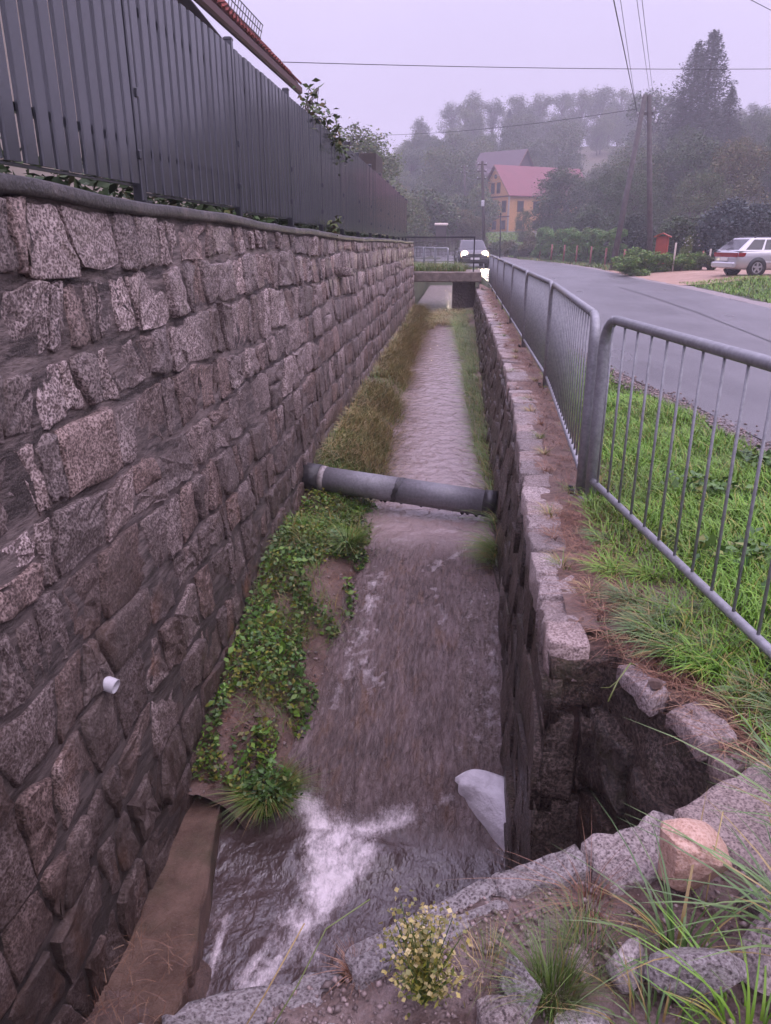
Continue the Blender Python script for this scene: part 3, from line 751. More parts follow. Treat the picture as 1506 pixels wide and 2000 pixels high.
# ------------------------------------------------------------------ near bank, side pit and headwall
HWX = [-1.9, -.9, -.54, -.40, -.23, -.12, .07, .18, .37, .50, .60, .79, .95, 1.1]
HWY = [.95, 1.0, 1.09, 1.16, 1.23, 1.32, 1.45, 1.51, 1.59, 1.70, 1.72, 1.85, 1.98, 2.05]
def hw_y(x): return np.interp(x, HWX, HWY)
PX_ = [.60, .70, .79, .83, .97]; PY_ = [2.66, 2.38, 2.18, 2.02, 1.97]
def pit_x(y): return np.interp(y, [1.9, 2.02, 2.18, 2.38, 2.66, 3.2], [.95, .83, .79, .70, .60, .62])
gx = np.arange(-1.9, 1.32, .02); gy = np.arange(-1.6, 3.06, .02)
A, B = np.meshgrid(gx, gy)
land = (B < hw_y(A) - .05) | (A > pit_x(B) + .05) | ((A > .66) & (B > 2.64))
Z = -.018 + .055 * (fbm(A * 5, B * 5, 0, 44) - .47) + .03 * (fbm(A * 22, B * 22, 0, 45) - .47)
Z = Z - .05 * smooth(1.6, 1.0, B) * smooth(.1, -.6, A) + .03 * smooth(.6, 1.1, A) * smooth(1.9, 1.2, B)
Z = np.where((B > 2.9) | (A > 1.15), np.minimum(Z, .0) - .008, Z)
Z = np.where(land, Z, -2.6)
r_, c_ = A.shape; idx = np.arange(r_ * c_).reshape(r_, c_)
F = np.stack([idx[:-1, :-1], idx[:-1, 1:], idx[1:, 1:], idx[1:, :-1]], -1).reshape(-1, 4)
def bank_h(x, y):
    x = np.asarray(x, float); y = np.asarray(y, float)
    z = -.018 + .055 * (fbm(x * 5, y * 5, 0, 44) - .47) + .03 * (fbm(x * 22, y * 22, 0, 45) - .47)
    z = z - .05 * smooth(1.6, 1.0, y) * smooth(.1, -.6, x) + .03 * smooth(.6, 1.1, x) * smooth(1.9, 1.2, y)
    return np.where((x > 1.15) | (y > 2.9), 0, z)
m = Mat('bank_earth')
p_ = m.xyz()
f_ = m.math('MULTIPLY', m.maprange(p_[0], -1.0, .75, 1, .25), m.maprange(p_[1], 2.0, 1.9))
f_ = m.math('MULTIPLY', f_, m.maprange(m.noise(4, 5, .7), .38, .52))
crumb = m.mix(m.maprange(m.voro(75), .28, .08, 0, .8), m.mix(m.maprange(m.noise(11, 6, .7), .35, .65), (.23, .165, .145), (.44, .345, .325)), (.58, .50, .48))
crumb = m.mix(m.maprange(m.noise(3.4, 5, .7), .55, .7, 0, .6), crumb, (.09, .055, .042))
dirt = m.mix(m.maprange(m.noise(8, 6, .7), .35, .65), (.075, .042, .032), (.19, .125, .10))
dirt = m.mix(m.maprange(m.noise(70, 3, .7), .5, .68, 0, .6), dirt, (.28, .17, .13))
m.set(color=m.mix(f_, dirt, crumb), rough=.55)
m.bump(m.math('ADD', m.noise(38, 6, .78), m.math('MULTIPLY', m.voro(75), .5)), 1.0, .022)
put('bank', mesh_np('bank', np.stack([A, B, Z], -1), F), m.m, sm=True, kind='structure')

hwall = thing('headwall', 'granite headwall edging the near bank above the foaming pool', 'wall', (.2, 1.5, -1))
def hw_block(x0, x1, depth, top, seed, k=5, rough=.02):
    rr = random.Random(seed)
    y0, y1 = float(hw_y(x0)), float(hw_y(x1))
    t = Vector((x1 - x0, y1 - y0, 0)).normalized(); nrm = Vector((-t.y, t.x, 0)); L = math.hypot(x1 - x0, y1 - y0); o = Vector((x0, y0, 0))
    fm = lambda u, v, n: tuple(o + t * u - nrm * v + Vector((0, 0, top + n)))
    V, Fc = stone_vf([(0, depth), (L, depth), (L, .0), (0, .0)], fm, .001, .012, k + 2, 3, bury=-.55, jit=rough * .8, rr=rr)
    part('block', MB().add(V, Fc), M['head_stone'], hwall, True)
hw_block(-1.55, -.93, .3, -.10, 1); hw_block(-.93, -.60, .26, -.085, 2); hw_block(-.595, -.235, .24, -.05, 3, 6); hw_block(-.225, .115, .10, -.02, 4, 4, .009)
hw_block(.12, .345, .08, -.008, 5, 4, .009); hw_block(.355, .615, .16, .0, 6, 5, .02); hw_block(.63, .99, .30, .012, 7, 6, .015)
# hidden front face and the pit's own walls
def face_wall(name, ptsxy, ztop, zbot, mat, parent, amp=.05, seed=0, flip=False):
    n = max(2, int(sum(math.dist(ptsxy[i], ptsxy[i + 1]) for i in range(len(ptsxy) - 1)) / .04))
    d = [0]
    for i in range(len(ptsxy) - 1): d.append(d[-1] + math.dist(ptsxy[i], ptsxy[i + 1]))
    tt = np.linspace(0, d[-1], n); X = np.interp(tt, d, [p[0] for p in ptsxy]); Y = np.interp(tt, d, [p[1] for p in ptsxy])
    zz = np.linspace(zbot, ztop, 54); XX, ZZ = np.meshgrid(X, zz); YY = np.meshgrid(Y, zz)[0]; TT = np.meshgrid(tt, zz)[0]
    tx, ty = np.gradient(X), np.gradient(Y); l = np.hypot(tx, ty) + 1e-9
    q = amp * 2 * (fbm(TT * 4, ZZ * 3.2, 0, seed, 5) - .47)
    XX = XX + (-ty / l) * q; YY = YY + (tx / l) * q
    v = np.stack([XX, YY, ZZ], -1); r_, c_ = XX.shape; idx = np.arange(r_ * c_).reshape(r_, c_)
    F = np.stack([idx[:-1, :-1], idx[:-1, 1:], idx[1:, 1:], idx[1:, :-1]], -1).reshape(-1, 4)
    if flip: F = F[:, ::-1]
    o = np.array(origin(parent)) if parent else 0
    return put(name, mesh_np(name, v.reshape(-1, 3) - o, F), mat, parent, True)
face_wall('front_face', [(x, float(hw_y(x)) - .03) for x in np.arange(-1.8, 1.0, .1)], -.06, -2.5, M['dark_stone'], hwall, .03, 61)
pit = thing('pit_wall', 'broken stone wall lining the dark side pit under the dirt path', 'wall', (.8, 2.3, -1))
PITL = [(.585, 2.72), (.62, 2.60), (.70, 2.38), (.79, 2.18), (.85, 2.02), (.93, 1.93)]
face_wall('rough_face', PITL, -.05, -2.5, M['dark_stone'], pit, .055, 71)
def pit_stone(a, b, depth, top, seed, hgt=.05, mat='cap_stone'):
    rr = random.Random(seed); a = Vector((a[0], a[1], 0)); b = Vector((b[0], b[1], 0)); t = (b - a).normalized(); nrm = Vector((-t.y, t.x, 0)); L = (b - a).length
    fm = lambda u, v, n: tuple(a + t * u + nrm * v + Vector((0, 0, top + n)))
    V, Fc = stone_vf([(0, -.02), (L, -.03), (L, depth), (0, depth)], fm, .006, .02, 4, 3, bury=-hgt, jit=.016, rr=rr)
    part('stone', MB().add(V, Fc), M[mat], pit, True)
pit_stone((.645, 2.53), (.735, 2.31), .07, -.02, 1); pit_stone((.755, 2.27), (.835, 2.06), .13, -.015, 2); pit_stone((.84, 2.055), (.885, 1.975), .09, -.04, 3)
f_pit = lambda i: None
for i, (q0, q1, za, zb_) in enumerate([(0, 2, -.25, -.62), (2, 4, -.30, -.75), (0, 2, -.66, -1.15), (2, 4, -.8, -1.3), (1, 4, -1.35, -1.9)]):
    a = Vector((*PITL[q0], 0)); b = Vector((*PITL[q1], 0)); t = (b - a).normalized(); nrm = Vector((-t.y, t.x, 0)); L = (b - a).length
    fm = lambda u, v, n: tuple(a + t * u - nrm * (n + .01) + Vector((0, 0, v)))
    rr = random.Random(30 + i)
    V, Fc = stone_vf([(0, zb_), (L, zb_), (L, za), (0, za)], fm, .02, .035, 4, 3, jit=.03, rr=rr)
    part('stone', MB().add(V, Fc), M['dark_stone'], pit, True)

def boulder(name, label, loc, size, mat, seed, cat='stone', rz=0.0, flat=.8, amp=.28, group=None, sub=2, sharp=True):
    import bmesh
    bm = bmesh.new(); bmesh.ops.create_icosphere(bm, subdivisions=sub, radius=1)
    rr = np.random.default_rng(seed)
    cuts = [(Vector(rr.normal(size=3)).normalized(), rr.uniform(.42, .72)) for _ in range(12)] if sharp else []
    for v in bm.verts:
        p = v.co.copy()
        for n_, d_ in cuts:
            e = p.dot(n_) - d_
            if e > 0: p -= n_ * e
        k = 1 + amp * (float(fbm(p.x * 1.6 + seed, p.y * 1.6, p.z * 1.6, seed)) - .47)
        v.co = Vector((p.x * k * size[0], p.y * k * size[1], p.z * k * size[2] * flat))
    me = bpy.data.meshes.new(name); bm.to_mesh(me); bm.free()
    o = put(name, me, mat, None, not sharp, loc=loc); o.rotation_euler = (0, 0, rz)
    return tag(o, label, cat, group)
def on_bank(x, y): return float(bank_h(x, y))
boulder('boulder', 'pinkish angular boulder resting on the headwall among grass', (.585, 1.49, on_bank(.585, 1.49) + .07), (.125, .108, .155), M['pink_stone'], 5, rz=.5, sub=4, amp=.12)
BL = [(.54, 1.22, .085, .07, .08, 'double grey granite lump below the pink boulder'), (.715, 1.27, .09, .07, .08, 'grey granite stone at the right frame edge in the grass'), (.42, 1.245, .05, .04, .055, 'small grey stone left of the double granite lump'),
      (.165, 1.16, .055, .045, .06, 'small pale stone between the flowering weed and fine grass'), (.30, 1.085, .05, .04, .05, 'grey stone tip at the bottom edge below the fine grass'), (.12, 1.075, .05, .045, .045, 'pale stone at the foot of the flowering weed'),
      (.80, 1.42, .09, .07, .06, 'flat grey stone behind the tall grass right of the boulder'), (-.35, .99, .07, .05, .05, 'low grey stone at the bottom edge on the left'), (.30, 1.25, .035, .03, .03, 'little stone above the fine green grass tuft')]
for i, (x, y, a, b, c_, lab) in enumerate(BL):
    boulder('stone', lab, (x, y, on_bank(x, y) + c_ * .45), (a * 1.4, b * 1.4, c_ * 1.45), M['head_stone'], 20 + i, rz=i * .7, group='grey stones on the near bank', sub=4, amp=.18)
boulder('stone', 'small dark reddish stone on the dirt by the pit edge', (.735, 2.36, .02), (.035, .03, .03), M['soil'], 66, group='stones on the dirt path')
# pebbles and crumbs over the near bank
pv, pf = [], []
pr = np.random.default_rng(5)
npb = 3000
px = pr.uniform(-.7, 1.1, npb); py = hw_y(px) - .04 - np.abs(pr.normal(0, .28, npb)); sz = .003 + .010 * pr.random(npb) ** 3
oct_ = np.array([(1, 0, 0), (-1, 0, 0), (0, 1, 0), (0, -1, 0), (0, 0, 1), (0, 0, -1)], float); of = np.array([(0, 2, 4), (2, 1, 4), (1, 3, 4), (3, 0, 4), (2, 0, 5), (1, 2, 5), (3, 1, 5), (0, 3, 5)])
def pebbles(x, y, z, s, r):
    n = len(x); j = oct_[None] * (s[:, None, None] * (.6 + .8 * r.random((n, 6, 1)))) * np.array([1, 1, .7])
    a = r.random(n) * 6.28; ca_, sa_ = np.cos(a)[:, None], np.sin(a)[:, None]
    X = j[:, :, 0] * ca_ - j[:, :, 1] * sa_; Y = j[:, :, 0] * sa_ + j[:, :, 1] * ca_
    v = np.stack([X + x[:, None], Y + y[:, None], j[:, :, 2] + z[:, None]], -1).reshape(-1, 3)
    f = (of[None] + (np.arange(n) * 6)[:, None, None]).reshape(-1, 3)
    return v, f
v, f = pebbles(px, py, bank_h(px, py) + sz * .3, sz, pr)
M['pebble'] = simple('pebble', (.13, .09, .078), (.28, .215, .20), 60, .55, var=.45)
put('pebbles', mesh_np('pebbles', v, f), M['pebble'], kind='stuff')
gyv = pr.uniform(3, 18, 5200) ; gxv = np.array([RL(t) for t in gyv]) + pr.normal(-.13, .09, 5200); sz = .006 + .014 * pr.random(5200) ** 2
v, f = pebbles(gxv, gyv, np.full(5200, .035), sz, pr)
put('roadside_gravel', mesh_np('roadside_gravel', v, f), M['pebble'], kind='stuff')

# ------------------------------------------------------------------ beam, slab, pipe in the channel
def prism(name, poly, z0, z1, mat, label, cat, jit=.010, div=16, top_in=.018):
    """a long slab with slightly worn edges from a plan outline"""
    pts = []
    for i in range(len(poly)):
        a, b = Vector(poly[i]), Vector(poly[(i + 1) % len(poly)])
        for k in range(div): pts.append(a.lerp(b, k / div) + Vector((random.uniform(-jit, jit), random.uniform(-jit, jit))))
    c = sum(pts, Vector((0, 0))) / len(pts); n = len(pts); V, Fc = [], []
    for z, ins in ((z0, 0), (z1 - top_in, 0), (z1, top_in)):
        for p in pts:
            d = (c - p).normalized() * ins; V.append((p.x + d.x, p.y + d.y, z + (random.uniform(-.004, .004) if z == z1 else 0)))
    for r in range(2):
        for i in range(n): Fc.append((r * n + i, r * n + (i + 1) % n, r * n + n + (i + 1) % n, r * n + n + i))
    Fc.append(tuple(range(2 * n, 3 * n)))
    mb = MB().add(V, Fc)
    o = put(name, mb.mesh(name, (c.x, c.y, z0)), mat, None, False, loc=(c.x, c.y, z0)); return tag(o, label, cat)
prism('concrete_beam', [(-1.60, 2.30), (-1.20, 2.30), (-1.225, 2.62), (-1.49, 4.12), (-1.64, 4.12)], -2.35, -1.855, M['beam'], 'brown tapering concrete beam lying against the foot of the tall wall', 'beam')
# smooth water sheet over concrete; its sky reflection is painted as white
v = []; n = 14
for i in range(n + 1):
    for k in range(n + 1):
        s_, t_ = i / n, k / n
        x = .06 + .32 * s_ + .07 * t_ * (1 - s_) + .012 * math.sin(t_ * 9) * (1 - s_); y = 3.97 - (.27 + .10 * s_) * t_ + .02 * math.sin(s_ * 3) + .16 * (1 - s_) * t_
        z = -1.72 - .05 * t_ - .10 * max(0, .35 - s_) ** 1.5 * 2 - .14 * max(0, t_ - .6) * 1.6 + .02 * math.sin(s_ * 4 + t_ * 2)
        v.append((x, y, z))
f = [(i * (n + 1) + k, i * (n + 1) + k + 1, (i + 1) * (n + 1) + k + 1, (i + 1) * (n + 1) + k) for i in range(n) for k in range(n)]
nv = len(v); v2 = v + [(a, b, c_ - .35) for a, b, c_ in v]
rim = [i * (n + 1) for i in range(n + 1)] + [n * (n + 1) + k for k in range(1, n + 1)] + [i * (n + 1) + n for i in range(n - 1, -1, -1)] + [k for k in range(n - 1, 0, -1)]
f += [(rim[i], rim[(i + 1) % len(rim)], rim[(i + 1) % len(rim)] + nv, rim[i] + nv) for i in range(len(rim))]
mb = MB().add(v2, f); o = put('sheen_slab', mb.mesh('sheen_slab', (.2, 3.7, -1.9)), M['slab'], None, True, loc=(.2, 3.7, -1.9)); tag(o, 'smooth water sheet over a slab by the low wall, sky sheen painted white', 'slab')

pa, pb = Vector((-1.66, 7.60, -.875)), Vector((.42, 7.24, -1.015)); pd = (pb - pa).normalized()
pipe = thing('drain_pipe', 'grey pipe crossing the stream from wall to wall', 'pipe', (-.6, 7.5, -.97))
pr_ = .133
P = lambda t: tuple(pa.lerp(pb, t))
mb = MB(); mb.tube([P(.11), P(.3), P(.5)], pr_, 28); part('tube', mb, M['pipe'], pipe, True)
mb = MB(); mb.tube([P(.5), P(.7), P(.94)], pr_ * 1.003, 28); part('tube', mb, M['pipe'], pipe, True)
mb = MB(); mb.tube([P(-.04), P(.05), P(.1)], pr_ * 1.12, 28); part('sleeve', mb, M['pipe_black'], pipe, True)
mb = MB(); mb.tube([P(.098), P(.128)], pr_ * 1.045, 28); part('band', mb, M['pipe_band'], pipe, True)
mb = MB(); mb.tube([P(.94), P(1.0)], pr_ * 1.06, 28); part('sleeve', mb, M['pipe_black'], pipe, True)
# dark smear of sealant at the joint, and drips hanging below
u = pd.orthogonal().normalized(); w = pd.cross(u)
V, Fc = [], []
na = 30
for i in range(na + 1):
    a = -1.9 + 3.9 * i / na
    for sgn in (-1, 1):
        hw_ = (.012 + .022 * float(noise(i * .6, sgn, 0, 4)))
        r_ = pr_ * 1.035; t_ = .505 + .03 * (a / 2) + sgn * hw_ / (pb - pa).length
        nrm = Vector((pd.y, -pd.x, 0)).normalized()   # towards the camera
        upv = nrm.cross(pd) if nrm.cross(pd).z > 0 else pd.cross(nrm)
        d = nrm * math.cos(a) + upv * math.sin(a)
        V.append(tuple(pa.lerp(pb, t_) + d * r_))
for i in range(na): Fc.append((2 * i, 2 * i + 1, 2 * i + 3, 2 * i + 2))
part('sealant', MB().add(V, Fc), M['pipe_black'], pipe, True)
mb = MB()
for k in range(26):
    t_ = .35 + .6 * k / 26; p = pa.lerp(pb, t_); p = p + pd * random.uniform(-.02, .02); L = .003 + .035 * random.random() ** 4
    mb.tube([p - Vector((0, 0, pr_ - .012)), p - Vector((0, 0, pr_ + L))], [.035, .012], 6)
part('drip_crust', mb, M['pipe_black'], pipe, True, kind='stuff')

# ------------------------------------------------------------------ galvanised railing panels
def railing(a, b, label, nb, h=1.1, rt=.026, rb=.020, post=.034, group='galvanised railing panels along the channel', plate=True, name='railing_panel', nseg=6):
    a, b = Vector(a), Vector(b); t = (b - a); L = t.length; t.normalize(); n = Vector((-t.y, t.x, 0)).normalized()
    r = thing(name, label, 'railing', a, group)
    rc = .16
    pts = [a + Vector((0, 0, -.05)), a + Vector((0, 0, h * .5)), a + Vector((0, 0, h - rc))]
    for k in range(1, nseg + 1):
        q = k / nseg * math.pi / 2; pts.append(a + t * (rc * (1 - math.cos(q))) + Vector((0, 0, h - rc + rc * math.sin(q))))
    pts2 = [b + (p - a) - 2 * t * ((p - a).dot(t)) for p in pts][::-1]
    mb = MB(); mb.tube(pts, [post] * 3 + [post + (rt - post) * k / nseg for k in range(1, nseg + 1)], 12); part('post', mb, M['galv'], r, True)
    mb = MB(); mb.tube(pts2, [rt + (post - rt) * k / nseg for k in range(0, nseg)] + [post] * 3, 12); part('post', mb, M['galv'], r, True)
    za = Vector((0, 0, h)); mb = MB(); mb.tube([a + t * (rc - .01) + za, a.lerp(b, .5) + za, b - t * (rc - .01) + za], rt, 12); part('top_rail', mb, M['galv'], r, True)
    zb_ = Vector((0, 0, .13)); mb = MB(); mb.tube([a + zb_, a.lerp(b, .5) + zb_, b + zb_], rb, 10); part('bottom_rail', mb, M['galv'], r, True)
    ro = origin(r); bm_ = None
    for k in range(nb):
        p = a.lerp(b, (k + .62) / (nb + .24)); z0 = p.z + .13; z1 = p.z + h - (0 if (p - a).dot(t) > rc and (b - p).dot(t) > rc else .03)
        if bm_ is None:
            mb = MB(); mb.tube([(0, 0, 0), (0, 0, h - .135)], .0068, 8); bm_ = mb.mesh('bar'); bm_.materials.append(M['galv']); bm_.polygons.foreach_set('use_smooth', [True] * len(bm_.polygons))
        o = bpy.data.objects.new('bar', bm_); col.objects.link(o); o.parent = r; o.location = (a.lerp(b, (k + .62) / (nb + .24)) + Vector((0, 0, .13))) - ro
    if plate:
        for p in (a, b):
            mb = MB(); mb.box(p + Vector((-.01, 0, .008)), (.16, .12, .016), rz=math.atan2(t.y, t.x)); part('foot_plate', mb, M['galv'], r)
            for s_ in (-1, 1):
                mb = MB(); mb.lathe([(0, .016), (.03, .016), (.03, .001)], p + n * .062 * 1 + t * .04 * s_ + Vector((0, 0, .014)), (0, 0, 1), 6); part('bolt', mb, M['black_metal'], r)
    return r
RP = [(.79, 4.56), (.95, 8.28), (.955, 11.6), (.965, 15.05), (.97, 18.4), (.97, 21.75), (.97, 25.1), (.97, 28.4)]
railing((.83, 4.47, .0), (1.39, .78, .0), 'nearest galvanised railing panel angled towards the viewer over long grass', 20)
ords = ['galvanised railing panel just beyond the tall post', 'second galvanised railing panel beyond the tall post', 'third galvanised railing panel beyond the tall post', 'fourth galvanised railing panel beyond the tall post',
        'fifth galvanised railing panel beyond the tall post', 'sixth galvanised railing panel beyond the tall post', 'last galvanised railing panel by the little bridge']
for i in range(7):
    a = Vector((*RP[i], 0)); b = Vector((*RP[i + 1], 0)); d = (b - a).normalized() * .034
    railing(a + (d if i else d * .3), b - d, ords[i], 24 if i < 4 else 20, plate=i < 3, nseg=6 if i < 3 else 4)
# railing beyond the car, on the left of the bend
FR = [(-.95, 50), (-1.9, 53.6), (-2.85, 57.2), (-3.8, 61), (-4.9, 65), (-6.1, 69), (-7.4, 73)]
for i in range(6):
    a = Vector((*FR[i], 0)); a.z = float(terr(a.x, a.y)); b = Vector((*FR[i + 1], 0)); b.z = float(terr(b.x, b.y)); d = (b - a).normalized() * .1
    railing(a + d, b - d, ['nearest', 'second', 'third', 'fourth', 'fifth', 'farthest'][i] + ' pale railing panel left of the oncoming car on the bend', 9, plate=False, nseg=3, rt=.05, post=.06, group='railing panels on the far road bend')

# ------------------------------------------------------------------ little bridge over the channel
br_ = thing('slab_bridge', 'low concrete slab bridge over the channel with grass on it', 'bridge', (-.7, 28, .3))
mb = MB(); mb.box((-.72, 28.3, .40), (2.75, 2.6, .34), b=.03); part('slab', mb, M['bridge'], br_)
mb = MB(); mb.box((.05, 28.6, -.6), (.8, 2.0, 1.7)); part('abutment', mb, M['dark_stone'], br_)
def bridge_rail():
    r = thing('bridge_railing', 'thin black metal rail standing along the slab bridge', 'railing', (-.7, 27.15, .57))
    for x in (.36, -1.98):
        mb = MB(); mb.box((x, 27.15, 1.12), (.045, .045, 1.1)); part('post', mb, M['black_metal'], r)
    mb = MB(); mb.box((-.81, 27.15, 1.69), (2.4, .05, .05)); part('top_rail', mb, M['black_metal'], r)
bridge_rail()

# ------------------------------------------------------------------ pixel rays (to place far things at their own distance)
cr = Vector((math.cos(YAW), math.sin(YAW), 0)); cu = cr.cross(fw)
def at(px, py, Y):
    d = fw * FPX + cr * (px - 753) - cu * (py - 1000)
    return Vector((0, 0, EYE)) + d * (Y / d.y)
def lp(name, mb, mat, parent, sm=False, **kw): return put(name, mb.mesh(name), mat, parent, sm, **kw)

# ------------------------------------------------------------------ buildings
# house behind the fence: only its tiled roof shows above the slats
hs = thing('tiled_house', 'house behind the slatted fence with red tiled roof and snow guards', 'house', (-9, 13, 1.5))
EX, EZ, RX = -4.42, 5.42, -9.2; SL = math.tan(R(44.5)); RZ = EZ + (EX - RX) * SL
HY0, HY1 = 3.5, 21.6
mb = MB(); mb.box((RX, (HY0 + HY1 - .8) / 2, 3.3), (8.4, HY1 - HY0 - 1.4, 3.7)); part('wall', mb, M['plaster_pale'], hs)
mb = MB(); yg = HY1 - .9
mb.add([(RX - 4.2, yg, 5.0), (RX + 4.2, yg, 5.0), (RX, yg, RZ - .3), (RX - 4.2, yg - .3, 5.0), (RX + 4.2, yg - .3, 5.0), (RX, yg - .3, RZ - .3)], [(0, 2, 1), (3, 4, 5), (0, 1, 4, 3), (1, 2, 5, 4), (2, 0, 3, 5)]); part('gable', mb, M['plaster_pale'], hs)
mb = MB(); th = .10
for s_ in (1, -1):
    e = RX + s_ * (EX - RX)
    P8 = [(e, HY0, EZ), (e, HY1, EZ), (RX, HY1, RZ), (RX, HY0, RZ)]
    mb.add(P8 + [(x, y, z - th) for x, y, z in P8], [(0, 1, 2, 3) if s_ > 0 else (3, 2, 1, 0), (4, 7, 6, 5), (0, 4, 5, 1), (1, 5, 6, 2), (2, 6, 7, 3), (3, 7, 4, 0)])
part('roof', mb, M['tile_roof'], hs)
# rows of rounded tiles on the slope that faces the stream; the eave row and the verge row tile by tile
tl = MB(); n = 6
for i in range(n + 1):
    a = math.pi * i / n; tl.v.append((0, -.115 * math.cos(a), .055 * math.sin(a)));
for i in range(n + 1):
    a = math.pi * i / n; tl.v.append((-.40, -.105 * math.cos(a), .05 * math.sin(a) - .012))
tl.f = [(i, i + 1, n + 2 + i, n + 1 + i) for i in range(n)] + [tuple(range(n, -1, -1))]
TM = tl.mesh('roof_tile'); TM.materials.append(M['tile_roof'])
tv = np.array(tl.v); stuffv, stufff = [], []
ca_, sa_ = math.cos(R(44.5)), math.sin(R(44.5))
rows = int((EX - RX) / ca_ / .36)
for r in range(rows):
    xx, zz = EX + .07 - r * .36 * ca_, EZ - .005 - .07 * SL + r * .36 * sa_
    for k in range(int((HY1 - HY0) / .235)):
        yy = HY1 - .10 - k * .235
        if r == 0 and k < 60 or k == 0:
            o = bpy.data.objects.new('roof_tile', TM); col.objects.link(o); o.parent = hs; o.location = Vector((xx, yy, zz + .02)) - origin(hs); o.rotation_euler = (0, R(44.5), 0)
        else:
            p = tv.copy(); q = np.stack([p[:, 0] * ca_ + p[:, 2] * sa_ + xx, p[:, 1] + yy, -p[:, 0] * sa_ + p[:, 2] * ca_ + zz + .02], -1)
            b0 = len(stuffv) * len(tv); stuffv.append(q); stufff += [tuple(i + b0 for i in f) for f in tl.f[:-1]]
put('roof_tile_remainder', mesh_np('roof_tile_remainder', np.concatenate(stuffv) - np.array(hs.location), np.array(stufff)), M['tile_roof'], hs, kind='stuff')
mb = MB(); mb.box((EX + .04, (HY0 + HY1) / 2, EZ - .19), (.14, HY1 - HY0 - .02, .20), b=.04); part('fascia', mb, M['fascia'], hs)
for (ya, yb) in ((14.5, 16.4), (17.0, 19.5), (9.4, 12.0)):
    xx = EX - .45; zz = EZ + .03 + .45 * SL
    mb = MB(); nx_, nz_ = -.0, 1
    for q in (.06, .19, .32):
        mb.tube([(xx + .02 + q * .25, ya, zz + q), (xx + .02 + q * .25, yb, zz + q)], .012, 5)
    for k in range(14): y = ya + (yb - ya) * k / 13; mb.tube([(xx, y, zz), (xx + .10, y, zz + .34)], .009, 4)
    g_ = part('snow_guard', mb, M['black_metal'], hs); g_['kind'] = 'stuff'
# outbuilding further on, its roof end sticking out over the fence
ob = thing('outbuilding', 'low outbuilding with dark roof edge peeping over the far end of the fence', 'outbuilding', (-4.5, 31, .8))
e0 = at(793, 388, 31.0); e1 = at(664, 300, 31.0); dx = e0.x - e1.x; dz = e1.z - e0.z
mb = MB(); P8 = [(e0.x, 29.2, e0.z), (e0.x, 32.2, e0.z), (e1.x, 32.2, e1.z), (e1.x, 29.2, e1.z)]
mb.add(P8 + [(x, y, z - .12) for x, y, z in P8], [(0, 1, 2, 3), (4, 7, 6, 5), (0, 4, 5, 1), (1, 5, 6, 2), (2, 6, 7, 3), (3, 7, 4, 0)]); part('roof', mb, M['grey_roof'], ob)
mb = MB(); mb.box((e1.x - .2, 30.7, (e1.z + .3) / 2), (2 * dx - 1.6 if 2 * dx > 2 else 1.2, 2.4, e1.z - .3 - .3)); part('wall', mb, M['dark_wood'], ob)
mb = MB()
a, b = Vector((e0.x - .02, 29.15, e0.z - .02)), Vector((e0.x - 1.0, 29.15, e0.z + .52))
mb.box((a + b) / 2 - Vector((0, 0, .12)), (1.05, .06, .20), ry=math.atan2(dz, dx)); part('verge_board', mb, M['black_metal'], ob)
mb = MB(); mb.tube([(e0.x - .75, 29.15, e0.z - .35), (e0.x - .62, 29.15, e0.z + .1)], .05, 6); part('bracket', mb, M['black_metal'], ob)
mb = MB(); mb.box((e1.x + .30, 30.4, e1.z - .1), (.34, .34, .7)); mb2 = MB(); mb2.box((e1.x + .30, 30.4, e1.z + .28), (.46, .46, .07)); ch = part('chimney', mb, M['grey_roof'], ob); part('cap', mb2, M['black_metal'], ch)

